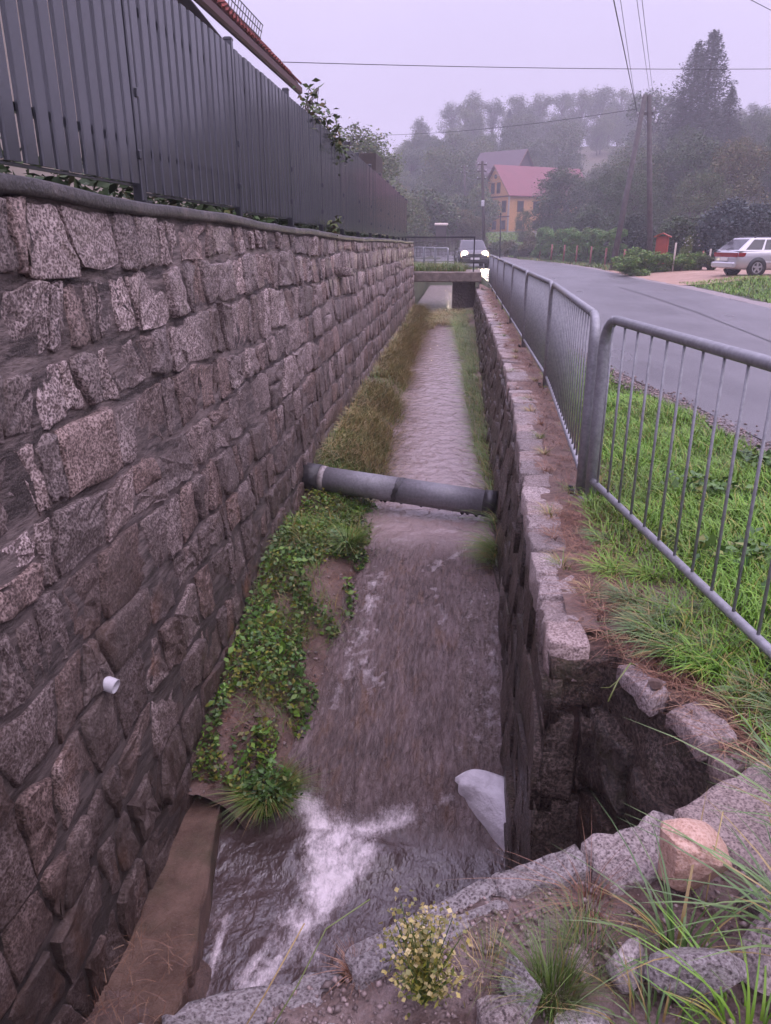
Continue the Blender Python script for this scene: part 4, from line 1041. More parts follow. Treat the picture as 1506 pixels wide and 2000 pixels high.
def gable_house(name, label, O, dvec, L, Wd, eave, apex, wallm, roofm, over=.45, wins=True, ochre=True):
    O = Vector(O); d = Vector((dvec[0], dvec[1], 0)).normalized(); g = Vector((-d.y, d.x, 0)); up = Vector((0, 0, 1))
    h = thing(name, label, 'house', O)
    pt = lambda s, l, z: O + g * s + d * l + up * z
    mb = MB()
    V = [pt(0, 0, -2), pt(Wd, 0, -2), pt(Wd, 0, eave), pt(Wd / 2, 0, apex), pt(0, 0, eave)]; V2 = [p + d * L for p in V]
    mb.add(V + V2, [(0, 1, 2, 3, 4), (9, 8, 7, 6, 5), (0, 5, 6, 1), (1, 6, 7, 2), (4, 9, 5, 0)]); part('wall', mb, wallm, h)
    sl = (apex - eave) / (Wd / 2); mb = MB()
    for s0, s1 in ((-over, Wd / 2), (Wd + over, Wd / 2)):
        z0, z1 = eave - over * sl + .12, apex + .12
        P4 = [pt(s0, -over, z0), pt(s0, L + over, z0), pt(s1, L + over, z1), pt(s1, -over, z1)]
        mb.add(P4 + [p - up * .14 for p in P4], [(0, 1, 2, 3), (4, 7, 6, 5), (0, 4, 5, 1), (1, 5, 6, 2), (2, 6, 7, 3), (3, 7, 4, 0)])
    rf = part('roof', mb, roofm, h)
    mb = MB()
    for s0 in (-over, Wd + over):
        z0 = eave - over * sl; a, b = pt(s0, -over - .03, z0), pt(Wd / 2, -over - .03, apex)
        mb.tube([a, b], .09, 4)
    part('verge', mb, M['trim'], rf, kind='stuff')
    if wins:
        def win(s, z, w, hh, side=False):
            m_ = Matrix((( g.x, -d.x, 0), (g.y, -d.y, 0), (0, 0, 1))) if not side else Matrix(((d.x, -g.x, 0), (d.y, -g.y, 0), (0, 0, 1)))
            c = pt(s, -.02, z) if not side else pt(-.02, s, z)
            mb = MB(); mb.box(c, (w + .22, .08, hh + .22), M=m_); f_ = part('window', mb, M['trim'], h)
            off = (-d if not side else -g) * .05
            for q in (-1, 1):
                mb = MB(); mb.box(c + off + (g if not side else d) * q * w / 4, (w / 2 - .05, .04, hh), M=m_); part('pane', mb, M['pane'], f_)
        for s in (1.5, 4.0, 6.5): win(s, 1.1, .95, 1.25)
        for s in (1.5, 4.0, 6.5): win(s, 4.1, 1.0, 1.7)
        for s in (3.2, 4.8): win(s, 7.2, .75, 1.6)
        for l in (2, 5, 8, 11):
            if l < L - 1: win(l, 1.1, .95, 1.25, True); win(l, 4.1, 1.0, 1.6, True)
        mb = MB(); c = pt(Wd / 2, -.03, 9.1); mb.lathe([(0, .38), (.06, .38), (.06, .001)], c, -d, 16); f_ = part('window', mb, M['trim'], h)
        mb = MB(); mb.lathe([(.07, .28), (.075, .001)], c, -d, 16); part('pane', mb, M['pane'], f_)
        for z in (2.45, 5.75):
            mb = MB(); mb.box(pt(Wd / 2, -.05, z), (Wd + .1, .12, .22), M=Matrix(((g.x, -d.x, 0), (g.y, -d.y, 0), (0, 0, 1)))); part('band', mb, M['trim'], h)
        for s in (.2, Wd - .2):
            mb = MB(); mb.box(pt(s, -.04, 2.8), (.4, .1, 5.9), M=Matrix(((g.x, -d.x, 0), (g.y, -d.y, 0), (0, 0, 1)))); part('corner_strip', mb, M['plaster_pale'], h)
    h.scale = (1, 1, .89)
    return h
O = at(993, 452, 125); gz_ = float(terr(O.x, O.y)); O.z = min(O.z, gz_ + .4)
gable_house('yellow_house', 'tall yellow house with red gabled roof and dark banded facade', O, (.85, .53), 16, 8.2, 6.2, 10.9, M['plaster'], M['red_roof'])
O2 = at(1041, 345, 150); O2.z = O2.z - 4
gable_house('grey_roofed_house', 'house with dusky purple gabled roof just behind the yellow house', O2, (-.8, .55), 9, 6.5, 5.2, 9.2, M['grey_roof'], M['grey_roof'], wins=False)
b_ = at(1003, 303, 152)
chm = [o for o in bpy.data.objects if o.name.startswith('grey_roofed_house')][0]
mb = MB(); mb.box(b_, (.55, .55, 2.2)); part('chimney', mb, M['plaster_pale'], chm)
sh = at(862, 440, 84); s_ = thing('garden_shed', 'small pale roofed shed among shrubs beyond the road bend', 'shed', (sh.x, 84, float(terr(sh.x, 84))))
mb = MB(); mb.box((0, 0, sh.z - s_.location.z - .8), (1.1, 1.2, 1.7)); lp('wall', mb, M['dark_wood'], s_)
mb = MB(); mb.box((0, 0, sh.z - s_.location.z + .1), (1.4, 1.5, .12), rx=.12); lp('roof', mb, M['plaster_pale'], s_)
pf_ = thing('picket_fence', 'dark picket fence behind the far road bend railing', 'fence', (-7, 76, 0))
for k in range(40):
    p = at(798 + k * 2.7, 463, 76 + k * .12); z0 = float(terr(p.x, p.y))
    mb = MB(); mb.box((p.x, p.y, z0 + .9), (.07, .03, 1.8)); part('picket', mb, M['dark_wood'], pf_)
for z in (.4, 1.45):
    a, b = at(797, 463, 76), at(905, 463, 80.7); mb = MB(); mb.tube([(a.x, a.y + .03, float(terr(a.x, a.y)) + z), (b.x, b.y + .03, float(terr(b.x, b.y)) + z)], .035, 4); part('rail', mb, M['dark_wood'], pf_)

# ------------------------------------------------------------------ cars
def car(name, label, loc, rz, L, W_, belt, roof, cab, hood, body_m, wheels, front=True):
    r = thing(name, label, 'car', loc, None, rz)
    hw = W_ / 2
    # body shell, a loft of cross sections from tail to nose
    st = [(0.0, .42, belt - .10, .86), (.06, .30, belt - .04, .93), (.30, .24, belt, .985), (1.2, .22, belt + .01, 1.0), (2.6, .22, belt, 1.0), (cab[3] + .05, .22, belt - .02, 1.0),
          (L - .75, .22, hood, .97), (L - .28, .24, hood - .10, .91), (L - .06, .30, hood - .24, .82), (L, .42, hood - .34, .74)]
    V, Fc = [], []
    for x, zb, zt, k in st:
        w = hw * k; half = [(w * .84, zb), (w * .965, zb + .10), (w, zb + .30 if zb + .30 < zt - .2 else (zb + zt) / 2), (w * .985, zt - .10), (w * .93, zt - .015), (w * .5, zt + .02)]
        sec_ = [(-y, z) for y, z in half] + [(y, z) for y, z in half[::-1]]
        V += [(x, y, z) for y, z in sec_]
    n = 12
    for i in range(len(st) - 1):
        for k in range(n): Fc.append((i * n + k, i * n + n + k, i * n + n + (k + 1) % n, i * n + (k + 1) % n))
    Fc += [tuple(range(n - 1, -1, -1))[::-1], tuple(range((len(st) - 1) * n + n - 1, (len(st) - 1) * n - 1, -1))]
    lp('body', MB().add(V, Fc), body_m, r, True)
    # cabin
    wb, wr = hw * .94, hw * .74; x0, x1, x2, x3 = cab
    def ring(t):
        a, b, w, z = x0 + (x1 - x0) * t, x3 + (x2 - x3) * t, wb + (wr - wb) * t, belt - .02 + (roof - .03 - belt + .02) * t
        c_ = .09; pts = []
        for cxn, cyn, a0 in ((b - c_, w - c_, 0), (a + c_, w - c_, 90), (a + c_, -w + c_, 180), (b - c_, -w + c_, 270)):
            for q in range(4): g_ = R(a0 + q * 30); pts.append((cxn + c_ * math.cos(g_), cyn + c_ * math.sin(g_), z))
        return pts
    rings = [ring(0), ring(.5), ring(.9), ring(1.0)]
    top = [((x - (x1 + x2) / 2) * .86 + (x1 + x2) / 2, y * .82, roof) for x, y, z in rings[-1]]
    rings.append(top); V = sum(rings, []); n = 16; Fc = []
    for i in range(len(rings) - 1):
        for k in range(n): Fc.append((i * n + k, i * n + (k + 1) % n, i * n + n + (k + 1) % n, i * n + n + k))
    Fc.append(tuple(range((len(rings) - 1) * n, len(rings) * n)))
    cb = lp('cabin', MB().add(V, Fc), body_m, r, True)
    def pane(nm, A, B, C, D, s0, s1, t0, t1, off, mat=None, parent=None):
        A, B, C, D = map(Vector, (A, B, C, D))
        f_ = lambda s, t: A.lerp(B, s).lerp(D.lerp(C, s), t) + Vector(off)
        q = [f_(s0, t0), f_(s1, t0), f_(s1, t1), f_(s0, t1)]; nrm = (q[1] - q[0]).cross(q[3] - q[0]).normalized() * .012
        if nrm.dot(Vector(off)) > 0: nrm = -nrm
        mb = MB(); mb.add(q + [p + nrm for p in q], [(0, 1, 2, 3), (7, 6, 5, 4), (0, 4, 5, 1), (1, 5, 6, 2), (2, 6, 7, 3), (3, 7, 4, 0)])
        return lp(nm, mb, mat or M['glass'], parent or cb)
    zb_, zr = belt - .02, roof - .03
    for s in (-1, 1):
        A, B, C, D = (x0, s * wb, zb_), (x3, s * wb, zb_), (x2, s * wr, zr), (x1, s * wr, zr)
        for s0, s1 in wheels['panes']: pane('side_window', A, B, C, D, s0, s1, .12, .9, (0, s * .008, .004))
    pane('rear_window', (x0, -wb, zb_), (x0, wb, zb_), (x1, wr, zr), (x1, -wr, zr), .08, .92, .12, .92, (-.010, 0, .004))
    pane('windscreen', (x3, -wb, zb_), (x3, wb, zb_), (x2, wr, zr), (x2, -wr, zr), .07, .93, .06, .93, (.010, 0, .006))
    for s in (-1, 1):
        for wx in wheels['x']:
            wr_ = wheels['r']; y = s * (hw - .10)
            mb = MB(); mb.lathe([(0, wr_ + .075), (.115, wr_ + .07), (.115, .01)], (wx, s * (hw - .10), wr_ + .01), (0, s, 0), 24); lp('wheel_arch', mb, M['plastic'], r, True)
            mb = MB(); mb.lathe([(-.16, wr_ * .66), (-.16, wr_ * .95), (-.12, wr_), (.03, wr_), (.065, wr_ * .95), (.07, wr_ * .70), (.05, wr_ * .66)], (wx, s * (hw - .045), wr_), (0, s, 0), 24); ty = lp('tyre', mb, M['rubber'], r, True)
            mb = MB(); mb.lathe([(.02, wr_ * .70), (.055, wr_ * .68), (.055, wr_ * .60), (.0, wr_ * .56), (.0, .001)], (wx, s * (hw - .045), wr_), (0, s, 0), 24); lp('rim_well', mb, M['plastic'], ty, True)
            rim_ = MB(); rim_.lathe([(.05, wr_ * .70), (.062, wr_ * .68), (.062, wr_ * .59), (.045, wr_ * .57)], (wx, s * (hw - .043), wr_), (0, s, 0), 24)
            for q in range(5):
                a = q * 2 * math.pi / 5 + .3
                rim_.box((wx + math.cos(a) * wr_ * .33, s * (hw + .008), wr_ + math.sin(a) * wr_ * .33), (wr_ * .58, .022, .075), ry=-a)
            rim_.lathe([(.03, .07), (.07, .06), (.075, .001)], (wx, s * (hw - .045), wr_), (0, s, 0), 12); lp('rim', rim_, M['rim'], ty)['kind'] = 'stuff'
        # mirrors
        mb = MB(); mb.box((x3 - .28, s * (hw + .09), belt + .07), (.13, .2, .14), b=.03); lp('mirror', mb, M['plastic'], r)
    return r, cb, pane
wc = at(1395, 527, 32.6)
wg, cb, pane = car('estate_car', 'silver estate car with roof rails parked on the gravel drive', (wc.x + .25, 32.3, float(terr(12.5, 32.6)) + .03), R(13), 4.65, 1.72, .94, 1.42, (.06, .62, 2.75, 3.5), .86, M['silver'],
                   dict(x=(.88, 3.62), r=.31, panes=((.07, .27), (.30, .56), (.59, .86))))
hw = .86
mb = MB(); mb.add([(-.012, -.80, .86), (-.012, .80, .86), (.0, .80, .70), (.0, -.80, .70), (.05, -.80, .86), (.05, .80, .86), (.05, .80, .70), (.05, -.80, .70)], [(0, 3, 2, 1), (0, 1, 5, 4), (3, 7, 6, 2), (0, 4, 7, 3), (1, 2, 6, 5)]); lp('tail_bar', mb, M['tail_red'], wg)
for s in (-1, 1):
    mb = MB(); mb.box((.20, s * .843, .79), (.36, .03, .15), b=.012, rz=-s * .14); lp('tail_lamp', mb, M['tail_red'], wg)
    mb = MB(); mb.tube([(.75, s * .60, 1.40), (.85, s * .60, 1.455), (2.4, s * .60, 1.455), (2.55, s * .60, 1.41)], .02, 6); lp('roof_rail', mb, M['plastic'], wg, True)
    for dz, hx in ((.84, 1.75), (.84, 2.75)):
        mb = MB(); mb.box((hx, s * .862, .74), (.2, .03, .035), b=.008); lp('door_handle', mb, M['silver'], wg)
    mb = MB(); mb.box((2.2, s * .858, .50), (2.1, .03, .07), b=.01); lp('side_moulding', mb, M['silver'], wg)
mb = MB(); mb.box((-.03, 0, .40), (.16, 1.58, .22), b=.04); lp('bumper', mb, M['silver'], wg)
mb = MB(); mb.box((-.025, 0, .62), (.02, .50, .12)); lp('number_plate', mb, M['plate'], wg)
mb = MB(); mb.tube([(.07, .1, .97), (.14, -.25, 1.04)], .012, 5); lp('wiper', mb, M['plastic'], wg)

sp = at(919, 518, 46.5)
sv, cb, pane = car('oncoming_car', 'dark car driving towards the bridge with bright lit headlights', (sp.x - .2, 46.5 + 4.2, float(terr(sp.x, 48)) + .03), R(-84), 4.3, 1.80, 1.02, 1.56, (.1, .5, 2.5, 3.25), 1.0, M['dark_car'],
                   dict(x=(.85, 3.42), r=.33, panes=((.06, .26), (.29, .54), (.57, .86))))
for s in (-1, 1):
    mb = MB(); mb.lathe([(0, .17), (.05, .15), (.08, .08), (.09, .001)], (4.16, s * .60, .74), (1, s * .12, 0), 16); hd = lp('headlight', mb, M['lamp'], sv, True)
    mb = MB(); mb.lathe([(-.10, .24), (.0, .25), (.015, .17)], (4.15, s * .60, .74), (1, s * .12, 0), 16); lp('glow_ring', mb, M['lamp_ring'], hd, True)  # emissive ring standing in for the headlamp's halo
    ld = bpy.data.lights.new('headlight_beam', 'SPOT'); ld.energy = 160; ld.color = (1, .85, .58); ld.spot_size = R(60); ld.spot_blend = .6; ld.shadow_soft_size = .1
    lo = bpy.data.objects.new('headlight_beam', ld); col.objects.link(lo); lo.parent = sv; lo.location = (4.32, s * .60, .74); lo.rotation_euler = Vector((1, 0, -.09)).to_track_quat('-Z', 'Y').to_euler()
mb = MB(); mb.box((4.27, 0, .70), (.06, .80, .16), b=.02); lp('grille', mb, M['plastic'], sv)
mb = MB(); mb.box((4.25, 0, .42), (.16, 1.50, .26), b=.04); lp('bumper', mb, M['plastic'], sv)
mb = MB(); mb.box((4.345, 0, .52), (.015, .52, .12)); lp('number_plate', mb, M['plate'], sv)
for s in (-1, 1):
    mb = MB(); mb.tube([(.6, s * .55, 1.55), (.7, s * .55, 1.60), (2.2, s * .55, 1.60), (2.3, s * .55, 1.55)], .02, 6); lp('roof_rail', mb, M['plastic'], sv, True)

# ------------------------------------------------------------------ poles, wires, kiosk, stakes
def bar(name, label, cat, pts, r, mat, group=None, n=8):
    o0 = Vector(pts[0]); mb = MB(); mb.tube(pts, r, n); o = put(name, mb.mesh(name, o0), mat, None, True, loc=o0); return tag(o, label, cat, group)
PT = at(1268, 186, 45); base2 = at(1274, 492, 45)
up_ = thing('utility_pole', 'wooden utility pole braced by a leaning strut like a letter A', 'utility pole', (base2.x, 45, float(terr(base2.x, 45))))
mb = MB(); mb.tube([(base2.x, 45, float(terr(base2.x, 45)) - .3), (PT.x, 45, PT.z)], [.17, .12], 10); part('pole', mb, M['pole_wood'], up_, True)
sb = at(1203, 450, 44); mb = MB(); mb.tube([(sb.x - .1, 43.6, float(terr(sb.x, 43)) - .3), (PT.x - .22, 44.9, PT.z)], [.17, .12], 10); part('strut', mb, M['pole_wood'], up_, True)
q = at(1262, 222, 45); mb = MB(); mb.box((q.x, 45, q.z), (.75, .14, .12)); part('cross_brace', mb, M['pole_wood'], up_)
INS = [(1254, 190), (1276, 190), (1245, 225), (1247, 232), (1277, 215), (1280, 240)]
for x, y in INS:
    q = at(x, y, 44.8); mb = MB(); mb.lathe([(0, .02), (.02, .05), (.1, .055), (.12, .03), (.16, .001)], q, (0, 0, 1), 8); part('insulator', mb, M['insulator'], up_, True)
def wire(label, a, b, sag, r, group='overhead wires', n=16):
    a, b = Vector(a), Vector(b); pts = [a.lerp(b, k / n) - Vector((0, 0, sag * 4 * (k / n) * (1 - k / n))) for k in range(n + 1)]
    return bar('overhead_wire', label, 'wire', pts, r, M['wire'], group, 5)
def ext(a, b, k): a, b = Vector(a), Vector(b); return a + (b - a) * k
for (p0, p1, r_, lab) in [((1247, 232), (1200, 0), .016, 'thickest wire running from the braced pole up over the road'), ((1245, 225), (1213, 0), .008, 'thin wire second from the left rising from the braced pole'),
                          ((1270, 186), (1245, 0), .008, 'thin wire third from the left rising from the braced pole'), ((1276, 188), (1255, 0), .008, 'rightmost thin wire rising from the braced pole')]:
    a = at(*p0, 44.8); b = at(*p1, 22); wire(lab, a, ext(a, b, 2.0), .05, r_)
wire('level wire crossing the whole sky from the tiled house', at(545, 121, 21.5), ext(at(545, 121, 21.5), at(1506, 130, 30), 1.3), .10, .010)
wire('faint wire reaching from the braced pole to the left hillside', at(1243, 213, 44.8), at(620, 262, 70), .5, .014)
wire('short wire across the upper right sky corner', at(1380, -45, 18), at(1560, 48, 20), .0, .007)
wire('wire leaving the braced pole towards the wooded slope', at(1280, 240, 45), at(1560, 170, 70), .8, .012)
def pole(label, px, yt, yb, Y, r, arms):
    b = at(px + 4, yb, Y); t = at(px, yt, Y); z0 = float(terr(b.x, Y))
    o = thing('utility_pole', label, 'utility pole', (b.x, Y, z0), 'utility poles')
    mb = MB(); mb.tube([(b.x, Y, z0 - .3), (t.x, Y, t.z)], [r * 1.2, r * .85], 8); part('pole', mb, M['dark_wood'], o, True)
    for i, dz in enumerate(arms):
        mb = MB(); mb.box((t.x, Y, t.z - dz), (.9, .1, .1)); ar = part('cross_arm', mb, M['dark_wood'], o)
        for s in (-.4, .4):
            mb = MB(); mb.lathe([(0, .03), (.1, .07), (.16, .001)], (t.x + s, Y, t.z - dz + .05), (0, 0, 1), 8); part('insulator', mb, M['insulator'], ar)
    return o, t
p2, t2 = pole('dark wooden pole beside the yellow house gable', 942, 315, 492, 82, .16, (.3, .9, 1.6))
mb = MB(); q = at(943, 397, 81.7); mb.box(q, (.3, .3, .55), b=.03); part('lamp_box', mb, M['white_paint'], p2)
p3, t3 = pole('pale hazy pole left of the dark wooden pole', 907, 322, 455, 112, .15, (.3, 1.0))
for dz, k in ((.3, 0), (.9, 1), (1.6, 2)):
    wire(['topmost', 'middle', 'lowest'][k] + ' wire strung between the two poles by the yellow house', t2 - Vector((.3, 0, dz)), t3 - Vector((0, 0, dz * .7)), .3, .022)
    wire(['topmost', 'middle', 'lowest'][k] + ' wire from the dark pole to the yellow house gable', t2 - Vector((-.3, 0, dz)), at(975, 332 + 10 * k, 124), .3, .02)
q = at(977, 497, 58); q2 = at(978, 418, 58); sp_ = thing('sign_post', 'thin dark post by the lawn in front of the yellow house', 'post', (q.x, 58, float(terr(q.x, 58))))
mb = MB(); mb.tube([(q.x, 58, float(terr(q.x, 58)) - .1), (q2.x, 58, q2.z)], .045, 8); part('post', mb, M['black_metal'], sp_, True)
mb = MB(); mb.lathe([(0, .06), (.05, .05), (.08, .001)], (q2.x, 58, q2.z), (0, 0, 1), 8); part('cap', mb, M['black_metal'], sp_, True)
# red kiosk
kq = at(1291, 498, 41); kz = float(terr(kq.x, 41)); kt = at(1291, 462, 41).z - kz
kk = thing('shrine_box', 'narrow red wooden box with a pitched red roof beside the braced pole', 'kiosk', (kq.x, 41, kz), None, R(-20))
mb = MB(); mb.box((0, 0, kt * .30), (.1, .1, kt * .6)); lp('leg', mb, M['red_wood'], kk)
mb = MB(); mb.box((0, 0, kt * .58), (.56, .5, kt * .85)); lp('cabinet', mb, M['red_wood'], kk)
mb = MB(); mb.box((0, -.265, kt * .58), (.40, .03, kt * .70), b=.008); lp('door', mb, M['red_wood'], kk)
for s in (-1, 1):
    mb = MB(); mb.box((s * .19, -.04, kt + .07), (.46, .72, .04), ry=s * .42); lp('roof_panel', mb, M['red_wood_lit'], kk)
for k, (px, yb) in enumerate([(1049, 512), (1070, 513), (1093, 514), (1116, 515), (1142, 517), (1169, 520), (1202, 523)]):
    Y = [72, 67, 62.5, 58.5, 55, 52, 48.5][k]; b = at(px, yb, Y); z0 = float(terr(b.x, Y)); tz = at(px, yb - 36, Y).z
    bar('fence_stake', ['farthest', 'second', 'third', 'middle', 'fifth', 'sixth', 'nearest'][k] + ' reddish stake before the thuja hedge, counted from its far end', 'stake', [(b.x, Y - 2.2, z0 - .1), (b.x + .03, Y - 2.2, max(tz, z0 + 1.0))], .06, M['stake'], 'reddish stakes along the hedge', 6)
for px, yt, lab in ((1315, 474, 'pale stake in the garden left of the silver estate car'), (1384, 486, 'short pale stake close to the silver estate car tail'), (1370, 490, 'reddish stake near the silver estate car tail')):
    Y = 38.5; b = at(px, 520, Y); bar('garden_stake', lab, 'stake', [(b.x, Y, float(terr(b.x, Y)) - .1), (b.x, Y, at(px, yt, Y).z)], .04, M['stake'] if 'reddish' in lab else M['plaster_pale'], 'stakes in the garden', 6)

# ------------------------------------------------------------------ trees and shrubs
def leaf_cloud(P, size, rr, up=.35, aspect=.55):
    n = len(P)
    a = rr.normal(size=(n, 3)); a[:, 2] *= .6; a /= np.linalg.norm(a, axis=1)[:, None]
    nr = rr.normal(size=(n, 3)); nr[:, 2] += up * 2
    b = np.cross(nr, a); b /= np.linalg.norm(b, axis=1)[:, None] + 1e-9
    nr = np.cross(a, b)
    L = (size * (.6 + .8 * rr.random(n)))[:, None] if np.ndim(size) == 0 else (size * (.6 + .8 * rr.random(n)))[:, None]
    v = np.stack([P - a * L * .5, P + b * L * aspect * .5 + nr * L * .1, P + a * L * .5, P - b * L * aspect * .5 + nr * L * .1], 1)
    return v.reshape(-1, 3), np.arange(n * 4).reshape(n, 4)

def broad_tree(seed, n=13000, size=.022, wide=.30, low=.12, gap=.5, lobes=46):
    """crown and trunk for a broadleaf tree of height 1"""
    rr = np.random.default_rng(seed)
    L = []
    for k in range(lobes):
        z = rr.uniform(low + .06, .90); e = math.sqrt(max(.03, 1 - ((z - .52) / .47) ** 2))
        a = rr.uniform(0, 6.28); d = wide * e * math.sqrt(rr.uniform(.05, 1)) * .85
        L.append((d * math.cos(a), d * math.sin(a), z, rr.uniform(.045, .115) * (1.15 - .35 * z)))
    L.append((0.02, 0, .92, .075)); L = np.array(L)
    k = rr.choice(len(L), n, p=L[:, 3] ** 2 / (L[:, 3] ** 2).sum())
    d = rr.normal(size=(n, 3)); d /= np.linalg.norm(d, axis=1)[:, None]
    # leaves gather in sprays inside every lobe, which leaves holes between them
    sp = rr.normal(size=(len(L), 22, 3)); sp /= np.linalg.norm(sp, axis=2)[:, :, None]
    j = rr.integers(0, 22, n); d = d * (.35 + .75 * rr.random(n) ** 2)[:, None] + sp[k, j] * (.55 + .75 * rr.random(n))[:, None]
    P = L[k, :3] + d * L[k, 3][:, None] * np.array([1, 1, .85])
    v, f = leaf_cloud(P, size, rr)
    cm = mesh_np('crown', v, f)
    mb = MB()
    mb.tube([(0, 0, -.03), (.004, .002, .15), (-.006, .004, .4), (.008, 0, .7), (.01, 0, .88)], [.022, .017, .013, .007, .002], 8)
    for i in range(len(L)):
        q = L[i]; z0 = max(.12, q[2] - .22 - .1 * rr.random())
        mb.tube([(0, 0, z0), (q[0] * .5, q[1] * .5, z0 + (q[2] - z0) * .6), (q[0], q[1], q[2])], [.008, .005, .002], 5)
    return cm, mb.mesh('trunk')

def spruce_tree(seed, n=16000, size=.014, wide=.25, low=.06):
    rr = np.random.default_rng(seed); P = []
    mb = MB(); mb.tube([(0, 0, -.03), (0, 0, .5), (0, 0, 1.0)], [.016, .009, .001], 8)
    nb = 230
    for b in range(nb):
        z = low + (1 - low) * (b / nb) ** .9; a = b * 2.4 + rr.uniform(-.3, .3); L = wide * (1 - z) ** .75 * rr.uniform(.65, 1.15) + .012
        m_ = int(n / nb * (.25 + 1.6 * L / wide)); t = rr.random(m_) ** .7
        r = t * L; dz = -.34 * L * t + .22 * L * t ** 3
        sid = rr.normal(0, .22, m_) * L * (1.05 - t)
        P.append(np.stack([math.cos(a) * r - math.sin(a) * sid, math.sin(a) * r + math.cos(a) * sid, z + dz + rr.normal(-.006, .011, m_)], -1))
        if b % 2 == 0: mb.tube([(0, 0, z), (math.cos(a) * L * .8, math.sin(a) * L * .8, z - .2 * L)], [.003, .001], 4)
    P = np.concatenate(P); v, f = leaf_cloud(P, size, rr, .1, .4)
    return mesh_np('crown', v, f), mb.mesh('trunk')

def bush(seed, n=6000, size=.06, lobes=12, col_=False, zr=(.12, .85)):
    rr = np.random.default_rng(seed); L = []
    for k in range(lobes):
        if col_:
            z = rr.uniform(.05, .92); w = .20 * math.sqrt(max(.1, 1 - max(0, (z - .55) / .5) ** 2)); a = rr.uniform(0, 6.28); d = w * .6
            L.append((d * math.cos(a), d * math.sin(a), z, .10))
        else:
            z = rr.uniform(*zr); a = rr.uniform(0, 6.28); d = rr.uniform(0, .42) * math.sqrt(max(.05, 1 - (z - .2) ** 2 / .75))
            L.append((d * math.cos(a), d * math.sin(a), z, rr.uniform(.14, .24)))
    L = np.array(L); k = rr.integers(0, len(L), n); d = rr.normal(size=(n, 3)); d /= np.linalg.norm(d, axis=1)[:, None]
    P = L[k, :3] + d * (L[k, 3] * (.35 + .75 * rr.random(n) ** .6))[:, None]; P[:, 2] = np.maximum(P[:, 2], 0.005)
    v, f = leaf_cloud(P, size, rr)
    mb = MB(); 
    for q in L[:8]: mb.tube([(0, 0, -.03), (q[0] * .5, q[1] * .5, q[2] * .5), (q[0], q[1], q[2])], [.012, .008, .003], 5)
    return mesh_np('foliage', v, f), mb.mesh('stem')

VAR = {}
for i in range(4): VAR['b%d' % i] = broad_tree(100 + i)
VAR['w0'] = broad_tree(120, wide=.42, low=.05, lobes=64, n=20000); VAR['w1'] = broad_tree(121, wide=.46, low=.02, lobes=70, n=20000, size=.02)
VAR['t0'] = broad_tree(130, wide=.18, low=.3, lobes=26, n=5200, size=.024); VAR['t1'] = broad_tree(131, wide=.20, low=.34, lobes=28, n=5200, size=.024)
VAR['s0'] = spruce_tree(140); VAR['s1'] = spruce_tree(141, wide=.29); VAR['l0'] = spruce_tree(142, n=11000, wide=.27, size=.015)
VAR['u0'] = bush(150); VAR['u1'] = bush(151); VAR['c0'] = bush(152, 9000, .035, 16, True); VAR['c1'] = bush(153, 9000, .035, 16, True); VAR['n0'] = bush(154, 15000, .045, 22)
def tree_root(name, label, cat, var, x, y, z, h, mat, w=1.0, group=None, rz=None):
    cm, tm = VAR[var]
    r = thing(name, label, cat, (x, y, z), group, random.uniform(0, 6.28) if rz is None else rz)
    r.scale = (h * w, h * w, h)
    plant = cm.name.startswith('foliage')
    for nm, me, mm in (('foliage' if plant else 'crown', cm, M[mat]), ('stem' if plant else 'trunk', tm, M['bark'])):
        if not me.materials: me.materials.append(M['bark'])
        o = bpy.data.objects.new(nm, me); col.objects.link(o); o.parent = r
        o.material_slots[0].link = 'OBJECT'; o.material_slots[0].material = mm
    return r
def tree(px, yt, Y, var, mat, label, w=1.0, name='broadleaf_tree', cat='tree', group=None, sink=.2):
    t = at(px, yt, Y); x = t.x; z = float(terr(x, Y)) - sink
    return tree_root(name, label, cat, var, x, Y, z, max(t.z - z, .5), mat, w, group)
T = tree
SP = 'spruce_tree'
T(1398, 58, 112, 's0', 'needle', 'tallest pointed conifer standing above the wooded slope', 1.55, 'conifer_tree')
T(1365, 82, 114, 'l0', 'needle', 'shorter twin conifer close beside the tallest one', 1.45, 'conifer_tree')
T(1432, 168, 104, 's1', 'needle', 'broad lower conifer at the foot of the tallest one', 1.25, 'conifer_tree')
T(1335, 190, 116, 's1', 'needle', 'conifer left of the tall twin conifers above the braced pole', 1.1, 'conifer_tree')
T(996, 214, 205, 's1', 'needle', 'dark triangular spruce amid hazy broadleaf trees over the red roof', 1.15, SP)
T(1285, 170, 150, 'b1', 'leaf_dark', 'hazy rounded tree directly behind the top of the braced pole', 1.0)
T(690, 240, 62, 'b2', 'leaf_light', 'loose airy tree rising behind the far end of the slatted fence', 1.15)
T(727, 285, 74, 'b3', 'leaf_light', 'lower airy tree right of the loose tree behind the slatted fence', 1.2)
T(1096, 322, 100, 'w0', 'leaf_dark', 'bushy dark green tree covering the long side of the yellow house', 1.3)
T(1024, 408, 96, 'w1', 'leaf_mid', 'small loose tree at the right corner of the yellow house gable', .62)
T(1136, 345, 106, 'b0', 'leaf_mid', 'small tree by the right end of the yellow house', .9)
T(922, 285, 165, 'w0', 'leaf_light', 'pale green crown left of the red roof', .85)
T(1080, 276, 175, 'b3', 'leaf_light', 'pale round tree above the ridge of the red roof', 1.0)
T(1170, 245, 205, 'b0', 'leaf_mid', 'pale rounded tree beside the brown meadow on the slope', 1.0)
T(1450, 268, 74, 'w0', 'leaf_brown', 'large brownish green tree filling the right of the hillside', .95)
T(1490, 275, 92, 'w1', 'leaf_brown', 'olive tree on the slope cut by the right frame edge', .85)
